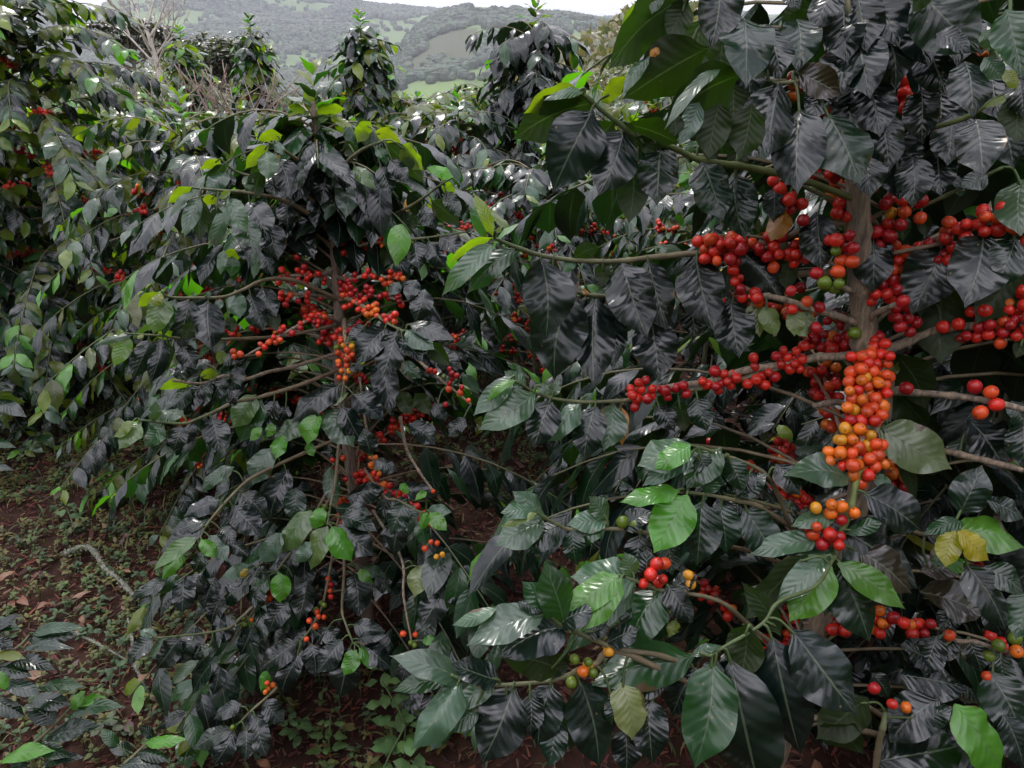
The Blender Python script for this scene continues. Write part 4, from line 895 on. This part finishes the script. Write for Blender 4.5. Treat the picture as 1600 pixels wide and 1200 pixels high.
for i, (px, Y, top) in enumerate(HEDGE):
    b = base_at(px, 300, Y); H = top_h(px, top, Y, b)
    if i < 3:
        pl = coffee(b, H, .95, None, 300+i, nb=52, leafL=.13, lod=2, fruit=.3, low=.3, merge=True, tints='mvvgKvw', blod=3, trunk_r=.02)
        root = pl.root; ref = H
        if i == 0: protos = []
        protos.append((root, H))
    else:
        src, h0 = protos[i % 3]
        root = src.copy(); COL.objects.link(root)
        for ch in list(src.children):
            c = ch.copy(); COL.objects.link(c); c.parent = root
        root.location = [float(v) for v in b]
        root.rotation_euler = (0, 0, i*1.7)
        root.scale = (1, 1, H/h0)
    root['label'] = 'small yellow green coffee plant in the far rows, beyond the front plants'
    root['category'] = 'coffee plant'; root['group'] = 'coffee plants of the far rows'

# unseen plants added behind and beside the camera to shade the front leaves
for i, (x, y, hgt) in enumerate([(-1.5, -1.5, 2.1), (-.5, -1.25, 2.2), (.5, -1.2, 2.2), (1.4, -.7, 2.3), (-2.4, -1.0, 2.1), (2.0, .3, 2.3), (-3.3, -.2, 2.2)]):
    src, h0 = protos[i % 3]
    root = src.copy(); COL.objects.link(root)
    for ch in list(src.children):
        c = ch.copy(); COL.objects.link(c); c.parent = root
    root.location = (x, y, gz0(x, y)); root.rotation_euler = (0, 0, i*2.1); root.scale = (.8, .8, hgt/h0)
    root['label'] = 'unseen coffee plant added behind or beside the camera to shade the front leaves'; root['category'] = 'coffee plant'; root['group'] = 'unseen coffee plants added around the camera'

# ------------------------------------------------------------------ trees behind the plantation
def tree_bare():
    b = base_at(242, 100, 15.0); rng = random.Random(4)
    root = empty('bare_tree', b, 'leafless whitish tree with thin forked branches standing in front of the flat topped trees', 'tree')
    top = float(at(236, 15, 15.0)[2]-b[2])
    t = Tubes(); w = (.42, .38, .33)
    t.add(smooth_path([b, b+UP*top*.5+RGT*.06, b+UP*top*.85-RGT*.03], 6), .085, .03, 7, w, rng=rng)
    trunk = t.build('trunk', M_BARK, root)
    def rec(P, d, ln, r, lev, T):
        pts = [P]; dd = d
        for k in range(4):
            dd = nrm(dd+np.array([rng.uniform(-.22, .22), rng.uniform(-.22, .22), rng.uniform(-.05, .15)])); pts.append(pts[-1]+dd*ln/4)
        T.add(np.array(pts), r, r*.5, 5, w, rng=rng)
        if lev:
            for q in (2, 3, 4, 4): rec(pts[q], nrm(dd+np.array([rng.uniform(-.8, .8), rng.uniform(-.8, .8), rng.uniform(-.1, .5)])), ln*.6, r*.5, lev-1, T)
    for k in range(9):
        h = top*(.5+.05*k); T = Tubes()
        P = b+UP*h; a = k*2.4
        rec(P, nrm(np.array([math.sin(a), math.cos(a)*.7, .75+.02*k])), top*(.38-.012*k), .022, 2, T)
        T.build('limb', M_BARK, root)
tree_bare()
def leafy_tree(px, Y, top, w, label, seed, tints, trunkc=(.12, .1, .08), flat=.35, n=2600, leaf=.3, name='tree', low=.55, layers=None, bottom=None):
    rng = random.Random(seed); b = base_at(px, 100, Y); H = top_h(px, top, Y, b)
    root = empty(name, b, label, 'tree')
    T = Tubes(); Lv = Leaves()
    T.add(smooth_path([b, b+UP*H*.4+RGT*.1*H*.1, b+UP*H*.75], 6), H*.03, H*.012, 8, trunkc, rng=rng)
    T.build('trunk', M_BARK, root)
    TL = Tubes(); clumps = []
    for k in range(26):
        a = k*2.4; rr = w*math.sqrt(rng.random())*.95
        if layers: zz = H*rng.choice(layers); zz *= 1-.10*(rr/w)**2
        else: zz = H*(low+(1-low)*math.sqrt(max(0, 1-(rr/w)**2))*rng.uniform(.35, .97))
        c = b+np.array([rr*math.sin(a), rr*math.cos(a), zz])
        clumps.append(c)
        s0 = b+UP*H*min(.7, zz/H*.7)
        TL.add(smooth_path([s0, (s0+c)/2-UP*.04*H, c], 4), H*.010, H*.003, 5, trunkc, rng=rng)
    TL.build('limbs', M_BARK, root)
    for c in clumps:
        cr = w*rng.uniform(.22, .38)
        for _ in range(n//26):
            v = nrm(np.array([rng.gauss(0, 1), rng.gauss(0, 1), rng.gauss(0, 1)]))*rng.random()**.4
            p = c+v*cr*np.array([1, 1, flat])
            t = nrm(np.array([rng.gauss(0, 1), rng.gauss(0, 1), rng.uniform(-.8, .4)]))
            Lv.add(p, t, UP+v*.6, leaf*rng.uniform(.6, 1.2), leaf*.4, kind='m', tint=rng.choice(tints), tr=.2, rng=rng)
    Lv.build('crown', 3, M_LEAFM, root)
leafy_tree(208, 24, 26, 1.15, 'dark flat topped tree spreading in layers at far left before the hills', 21, [(.05, .055, .035), (.04, .045, .03), (.07, .06, .045)], flat=.16, layers=(.97, .9, .8), n=2600, leaf=.22, name='flat_topped_tree')
leafy_tree(265, 26, 55, .9, 'lower flat topped tree right of the bare whitish one', 22, [(.07, .075, .04), (.05, .06, .035), (.09, .08, .05)], flat=.2, layers=(.95, .85), n=1900, leaf=.2, name='flat_topped_tree')
leafy_tree(365, 17, 12, .85, 'grey green round topped tree behind the two far coffee trees', 23, [(.075, .085, .06), (.06, .07, .05), (.10, .10, .075), (.05, .06, .045)], flat=.8, low=.35, n=6500, leaf=.16, name='round_topped_tree')
leafy_tree(300, 21, 100, 2.0, 'low olive bush spreading beneath the bare whitish tree', 24, [(.09, .10, .045), (.12, .12, .06)], flat=.5, low=.5, n=3200, leaf=.2, name='bush')
leafy_tree(1015, 30, 70, 1.8, 'pale green bush on the slope right of the dome shaped coffee tree', 25, [(.11, .13, .06), (.09, .11, .05)], flat=.6, low=.4, n=2000, leaf=.25, name='bush')
def thicket(px, Y, top, label, seed, c):
    rng = random.Random(seed); b = base_at(px, 200, Y); H = top_h(px, top, Y, b)
    root = empty('bare_shrub', b, label, 'shrub', 'leafless shrubs among the far rows')
    T = Tubes()
    for k in range(26):
        a = rng.uniform(0, 6.28); sp = rng.uniform(.1, .75)
        P = b+np.array([rng.uniform(-.1, .1), rng.uniform(-.1, .1), H*.35])
        d = np.array([math.sin(a)*sp, math.cos(a)*sp, 1])
        pts = [P+d*H*.65*q/5+np.array([rng.uniform(-.04, .04) for _ in range(3)])*q*.5 for q in range(6)]
        T.add(np.array(pts), .008, .003, 4, c, rng=rng)
        for q in (2, 3, 4):
            e = pts[q]+np.array([rng.uniform(-.35, .35), rng.uniform(-.35, .35), rng.uniform(.0, .4)])*H*.25
            T.add(np.array([pts[q], (pts[q]+e)/2+UP*.01, e]), .004, .002, 4, c, rng=rng)
    T.add(np.array([b, b+UP*H*.2, b+UP*H*.36]), .03, .02, 6, c, rng=rng)
    T.build('twigs', M_TWIG, root)
thicket(345, 5.8, 118, 'reddish leafless shrub below the coffee tree with red berries', 31, (.22, .15, .12))
thicket(440, 6.0, 128, 'grey leafless shrub behind the crown of the round middle plant', 32, (.19, .17, .12))
thicket(262, 6.2, 118, 'pale leafless shrub below the bare whitish tree', 33, (.20, .18, .13))

# ------------------------------------------------------------------ on the ground
def gz(x, y): return float(height(x, y))
def mulch():
    rng = np.random.RandomState(8); n = 60000
    x = rng.uniform(-3.2, 2.2, n); y = rng.uniform(.6, 4.6, n)
    z = height(x, y)+.010*rng.rand(n)+.004
    a = rng.uniform(0, 2*math.pi, n); ln = rng.uniform(.004, .026, n)*(1+(rng.rand(n) < .1)); w = ln*rng.uniform(.1, .35, n); h = rng.uniform(.001, .004, n)
    t = np.stack([np.cos(a), np.sin(a), rng.uniform(-.35, .35, n)], 1); t = nrm(t)
    up = nrm(np.stack([rng.uniform(-.6, .6, n), rng.uniform(-.6, .6, n), np.ones(n)], 1)); b = nrm(np.cross(up, t)); up = np.cross(t, b)
    cb = np.array([(i, j, k) for i in (-.5, .5) for j in (-.5, .5) for k in (-.5, .5)])
    cb2 = cb.copy()
    X = np.stack([x, y, z], 1)[:, None]+cb[None, :, 0:1]*(t*ln[:, None])[:, None]+cb[None, :, 1:2]*(b*w[:, None])[:, None]*(1-.5*(cb[None, :, 0:1] > 0))+cb[None, :, 2:3]*(up*h[:, None])[:, None]
    f = np.array([(0, 1, 3, 2), (4, 6, 7, 5), (0, 4, 5, 1), (2, 3, 7, 6), (0, 2, 6, 4), (1, 5, 7, 3)])
    F = (f[None]+(np.arange(n)*8)[:, None, None]).reshape(-1, 4)
    pal = np.array([(.10, .017, .009), (.06, .012, .007), (.13, .032, .015), (.06, .02, .012), (.12, .06, .035), (.045, .02, .014), (.17, .09, .05)])
    c = pal[rng.choice(7, n, p=[.25, .22, .13, .17, .09, .1, .04])]*rng.uniform(.6, 1.2, (n, 1))
    C = np.concatenate([np.repeat(c, 8, 0), np.ones((n*8, 1))], 1)
    o = mesh_obj('mulch', X.reshape(-1, 3), F, M_CHIP, None, C, origin=(0, 2, 0), smooth=False)
    tag(o, 'red brown mulch of chipped wood and bark covering the soil', 'mulch', kind='stuff')
mulch()
def litter():
    rng = random.Random(6); Lv = Leaves()
    for k in range(1100):
        x = rng.uniform(-2.9, 1.6); y = rng.uniform(.7, 4.2)
        a = rng.uniform(0, 6.28); s = rng.uniform(.02, .06)
        Lv.add((x, y, gz(x, y)+rng.uniform(.008, .03)), (math.cos(a), math.sin(a), rng.uniform(-.2, .3)), (rng.uniform(-.5, .5), rng.uniform(-.5, .5), 1), s, s*.45, arch=rng.uniform(-.1, .25), fold=rng.uniform(-.8, .8),
               kind='b', tint=rng.choice([(.10, .035, .018), (.14, .05, .022), (.07, .03, .02), (.17, .09, .045), (.05, .025, .018)]), tr=.1, rng=rng, wav=2)
    tag(Lv.build('leaf_litter', 2, M_WEED, None, origin=(0, 2, 0)), 'dry brown fallen leaves scattered over the mulch', 'fallen leaves', kind='stuff')
litter()
def weeds():
    rng = random.Random(12); Lv = Leaves(); T = Tubes()
    for k in range(15000):
        x = rng.uniform(-3.2, .5); y = rng.uniform(.85, 4.4)
        dens = float(fbm(np.array([x*1.7+7]), np.array([y*1.7]), 3, 41)[0])
        px, py, _ = proj((x, y, 0))
        left = px < 330
        if dens < (.30 if left else .5) or (not left and rng.random() < .4): continue
        z = gz(x, y); h = rng.uniform(.01, .06)
        ls = rng.uniform(.007, .024)
        tint = rng.choice([(.04, .08, .02), (.06, .10, .02), (.09, .10, .015), (.03, .07, .025), (.11, .10, .02)])
        top = np.array([x+rng.uniform(-.02, .02), y+rng.uniform(-.02, .02), z+h])
        T.add(np.array([[x, y, z-.005], [(x+top[0])/2+.004, y, z+h*.55], top]), .0011, .0007, 4, (.08, .11, .03), rng=rng)
        for q in range(rng.randint(3, 7)):
            a = q*2.0+rng.uniform(0, 1); fr = rng.uniform(.3, 1)
            p = np.array([x, y, z])*(1-fr)+top*fr
            Lv.add(p, (math.cos(a), math.sin(a), rng.uniform(-.2, .5)), (rng.uniform(-.3, .3), rng.uniform(-.3, .3), 1), ls*rng.uniform(.7, 1.2), ls*rng.uniform(.4, .6), arch=.12, kind='w', tint=tint, rng=rng)
    o = Lv.build('ground_weeds', 2, M_WEED, None, origin=(-1, 2, 0))
    tag(o, 'low green weeds growing through the mulch along the path', 'weeds', kind='stuff')
    o2 = T.build('weed_stems', M_TWIG, None, origin=(-1, 2, 0))
    tag(o2, 'thin stems of the low weeds along the path', 'weeds', kind='stuff')
weeds()
def grass():
    rng = random.Random(77); Lv = Leaves()
    for k in range(9000):
        x = rng.uniform(-3.2, .6); y = rng.uniform(.85, 4.4)
        if float(fbm(np.array([x*1.3+2]), np.array([y*1.3+5]), 3, 51)[0]) < .42: continue
        a = rng.uniform(0, 6.28); s = rng.uniform(.015, .06)
        Lv.add((x, y, gz(x, y)), nrm(np.array([math.cos(a), math.sin(a), rng.uniform(.2, 1.4)])), (-math.cos(a), -math.sin(a), 1), s, s*.09, arch=.2, kind='w', tint=rng.choice([(.05, .08, .015), (.10, .09, .02), (.04, .06, .015), (.13, .10, .04)]), rng=rng)
    tag(Lv.build('grass', 3, M_WEED, None, origin=(-1, 2, 0)), 'thin moss green grass growing through the mulch', 'grass', kind='stuff')
grass()
def ground_pt(px, py, lift=0.0):
    d = RGT*((px-800)/FOC)+UPV*((600-py)/FOC)+FWD
    t = -CAMZ/d[2]; p = CAMP+d*t
    p[2] = gz(p[0], p[1])+lift; return p
def lichen_branch(name, pts, r0, r1, label):
    rng = random.Random(len(pts)); P = smooth_path([ground_pt(*p) for p in pts], 8)
    T = Tubes(); T.add(P, r0, r1, 10, (.17, .175, .13), (.14, .135, .11), rough=.35, rng=rng)
    root = empty(name, P[0], label, 'branch')
    T.build('stem', M_LICHEN, root)
    Lv = Leaves()
    for k in range(520):
        i = rng.randrange(len(P)); t = i/len(P)
        if r0 < .01 and rng.random() < .4: continue
        v = nrm(np.array([rng.gauss(0, 1), rng.gauss(0, 1), abs(rng.gauss(0, 1))])); r = r0*(1-t)+r1*t
        s = rng.uniform(.5, 1.1)*r
        Lv.add(P[i]+v*r*.8+np.array([rng.uniform(-.008, .008), rng.uniform(-.008, .008), 0]), nrm(v+np.array([rng.gauss(0, .7) for _ in range(3)])), v, s, s*.8, kind='p', tint=rng.choice([(.15, .165, .11), (.11, .125, .08), (.20, .21, .16)]), tr=.05, rng=rng, wav=3)
    Lv.build('lichen', 3, M_WEED, root)
lichen_branch('fallen_branch', [(105, 880, .02), (128, 874, .03), (150, 880, .035), (168, 905, .03), (195, 925, .025), (215, 948, .02)], .0075, .0065, 'pale branch crusted with lichen lying bent across the weedy path')
lichen_branch('fallen_branch', [(222, 940, .015), (232, 962, .012), (231, 980, .01)], .0055, .004, 'short broken piece of lichen covered wood below the bent pale branch')
lichen_branch('fallen_stick', [(203, 975, .01), (210, 1010, .02), (214, 1050, .015), (222, 1068, .015), (234, 1092, .012)], .0042, .0035, 'thin white stick lying on the mulch below the lichen crusted branch')
lichen_branch('fallen_stick', [(130, 1005, .02), (170, 1030, .03), (200, 1045, .02)], .0035, .002, 'thin dark mossy twig on the mulch left of the white stick')

# a leafy nettle at the bottom and its neighbours
def weed_plant(px, py, h, label, seed, ls, name='weed_plant', n=7, tint=(.075, .15, .04)):
    rng = random.Random(seed); b = ground_pt(px, py); root = empty(name, b, label, 'weed', 'larger weeds along the bottom')
    T = Tubes(); Lv = Leaves(); top = b+UP*h+np.array([rng.uniform(-.05, .05), rng.uniform(-.05, .05), 0])
    P = smooth_path([b-UP*.01, b+UP*h*.5+RGT*.01, top], 5); T.add(P, .003, .0015, 6, (.06, .10, .03), rng=rng)
    T.build('stem', M_TWIG, root)
    for k in range(n):
        fr = .15+.85*k/(n-1); p = b+(top-b)*fr; a = k*1.57+rng.uniform(-.3, .3); s = ls*(1.1-.45*fr)*rng.uniform(.8, 1.1)
        for sg in (0, math.pi):
            d = np.array([math.cos(a+sg), math.sin(a+sg), 0])
            Lv.add(p+d*.01, nrm(d+UP*rng.uniform(-.35, .25)), UP-d*.2, s, s*.6, arch=.1, kind='w', tint=tint, rng=rng)
    Lv.build('leaves', 1, M_WEED, root)
weed_plant(628, 1175, .17, 'pale green nettle like weed at the bottom, left of the lowest dark leaves', 1, .052)
weed_plant(600, 1215, .10, 'small leafy weed at the bottom edge beside the pale green nettle', 2, .05, n=5)
weed_plant(665, 1235, .08, 'broad leaved seedling cut off by the bottom edge right of the nettle', 3, .06, n=4)
weed_plant(480, 1150, .09, 'spindly weed with narrow leaves on the mulch, left of the nettle', 4, .034, n=7, tint=(.06, .12, .035))
weed_plant(510, 1180, .09, 'narrow leaved weed with thin stem close to the nettle', 5, .034, n=6, tint=(.07, .12, .03))
weed_plant(400, 1160, .10, 'small round leaved weed under the lowest left sprig of the middle plant', 6, .03, n=6, tint=(.06, .13, .045))
weed_plant(188, 1150, .09, 'grey green weed standing on the mulch near the bottom left', 7, .035, n=6, tint=(.07, .10, .05))
weed_plant(112, 830, .05, 'broad leaved light green weed in the middle of the path', 8, .05, n=4, tint=(.07, .13, .05))

# the young coffee plant at the bottom left corner
ZP = (0, 800, 3.0)
baseP = ground_pt(-60, 1190)
Pl = Plant(baseP, 'young low coffee plant at the bottom left corner, narrow leaves spreading over the mulch', group='coffee plants of the plantation')
Pl.trunk([baseP, baseP+UP*.1+RGT*.03, baseP+UP*.22+RGT*.02], .007, .004, 1)
hp = lambda *a, **k: hand_branch(Pl, *a, **k)
hp(ZP, '-200,1250,1.04;60,1150,1.06;200,1050,1.08;300,950,1.10;330,920,1.11', '330,922,402,838,62,y;350,915,502,870,42,y;312,962,592,915,60,g;222,1052,482,1000,80,m;0,1172,262,1120,62,y;150,1100,330,1150,60,g;200,1180,400,1150,50,m;100,1140,90,1250,70,m;150,880,335,905,70,m;260,990,120,900,80,m', '', seed=301, up=(1., 1.8), lod=1)
hp(ZP, '-200,900,1.06;0,700,1.10;100,620,1.13;140,575,1.15', '130,600,392,572,62,m;150,572,402,540,48,g;100,642,352,640,42,m;-60,500,100,552,52,g;-20,670,122,688,40,l;-40,735,152,772,60,m;180,825,402,820,46,g;-10,745,32,840,40,y;-30,600,62,640,70,d;20,800,200,860,60,m;60,700,260,740,60,m;-40,880,120,960,70,m;-40,560,90,480,50,d', '', seed=302, up=(1., 1.8), lod=1)
hp(ZP, '400,1300,.98;560,1200,1.0;660,1110,1.03;700,1080,1.04', '682,1082,885,1062,52,y;720,1062,650,1000,40,m;640,1130,800,1170,50,m;560,1190,760,1200,50,m;620,1130,500,1090,50,m;560,1100,470,1010,45,g', '', seed=303, up=(1., 1.8), lod=1)
baseQ = ground_pt(-120, 700)
Q = Plant(baseQ, 'small coffee plant at the left edge above the path with only leaf tips in view')
Q.trunk([baseQ, baseQ+UP*.15, baseQ+UP*.3], .008, .004, 1)
hand_branch(Q, ZA[0], '-180,620,2.3;-100,625,2.3;-10,625,2.3', '0,618,40,628,14,K;-5,625,42,652,18,m;-5,632,30,648,16,g;-20,600,20,610,14,m;-30,690,26,700,12,g;-40,720,24,735,14,m;-60,760,20,775,18,m;-40,640,10,668,16,d', '', seed=304, lod=1)

# ------------------------------------------------------------------ the air
def haze():
    x0, x1, y0, y1, z0, z1 = -1950, 1950, -1950, 1950, -220, 330
    V = [(x, y, z) for x in (x0, x1) for y in (y0, y1) for z in (z0, z1)]
    F = [(0, 1, 3, 2), (4, 6, 7, 5), (0, 4, 5, 1), (2, 3, 7, 6), (0, 2, 6, 4), (1, 5, 7, 3)]
    m, nt, N, out = new_mat('haze_air')
    v = N('ShaderNodeVolumePrincipled')
    v.inputs['Color'].default_value = (.86, .87, .99, 1); v.inputs['Density'].default_value = 0.00026; v.inputs['Anisotropy'].default_value = .2
    nt.links.new(v.outputs[0], out.inputs['Volume'])
    o = mesh_obj('haze', V, F, m, None, smooth=False, origin=(0, 0, 0))
    tag(o, kind='stuff')
HAZE = True
if HAZE: haze()
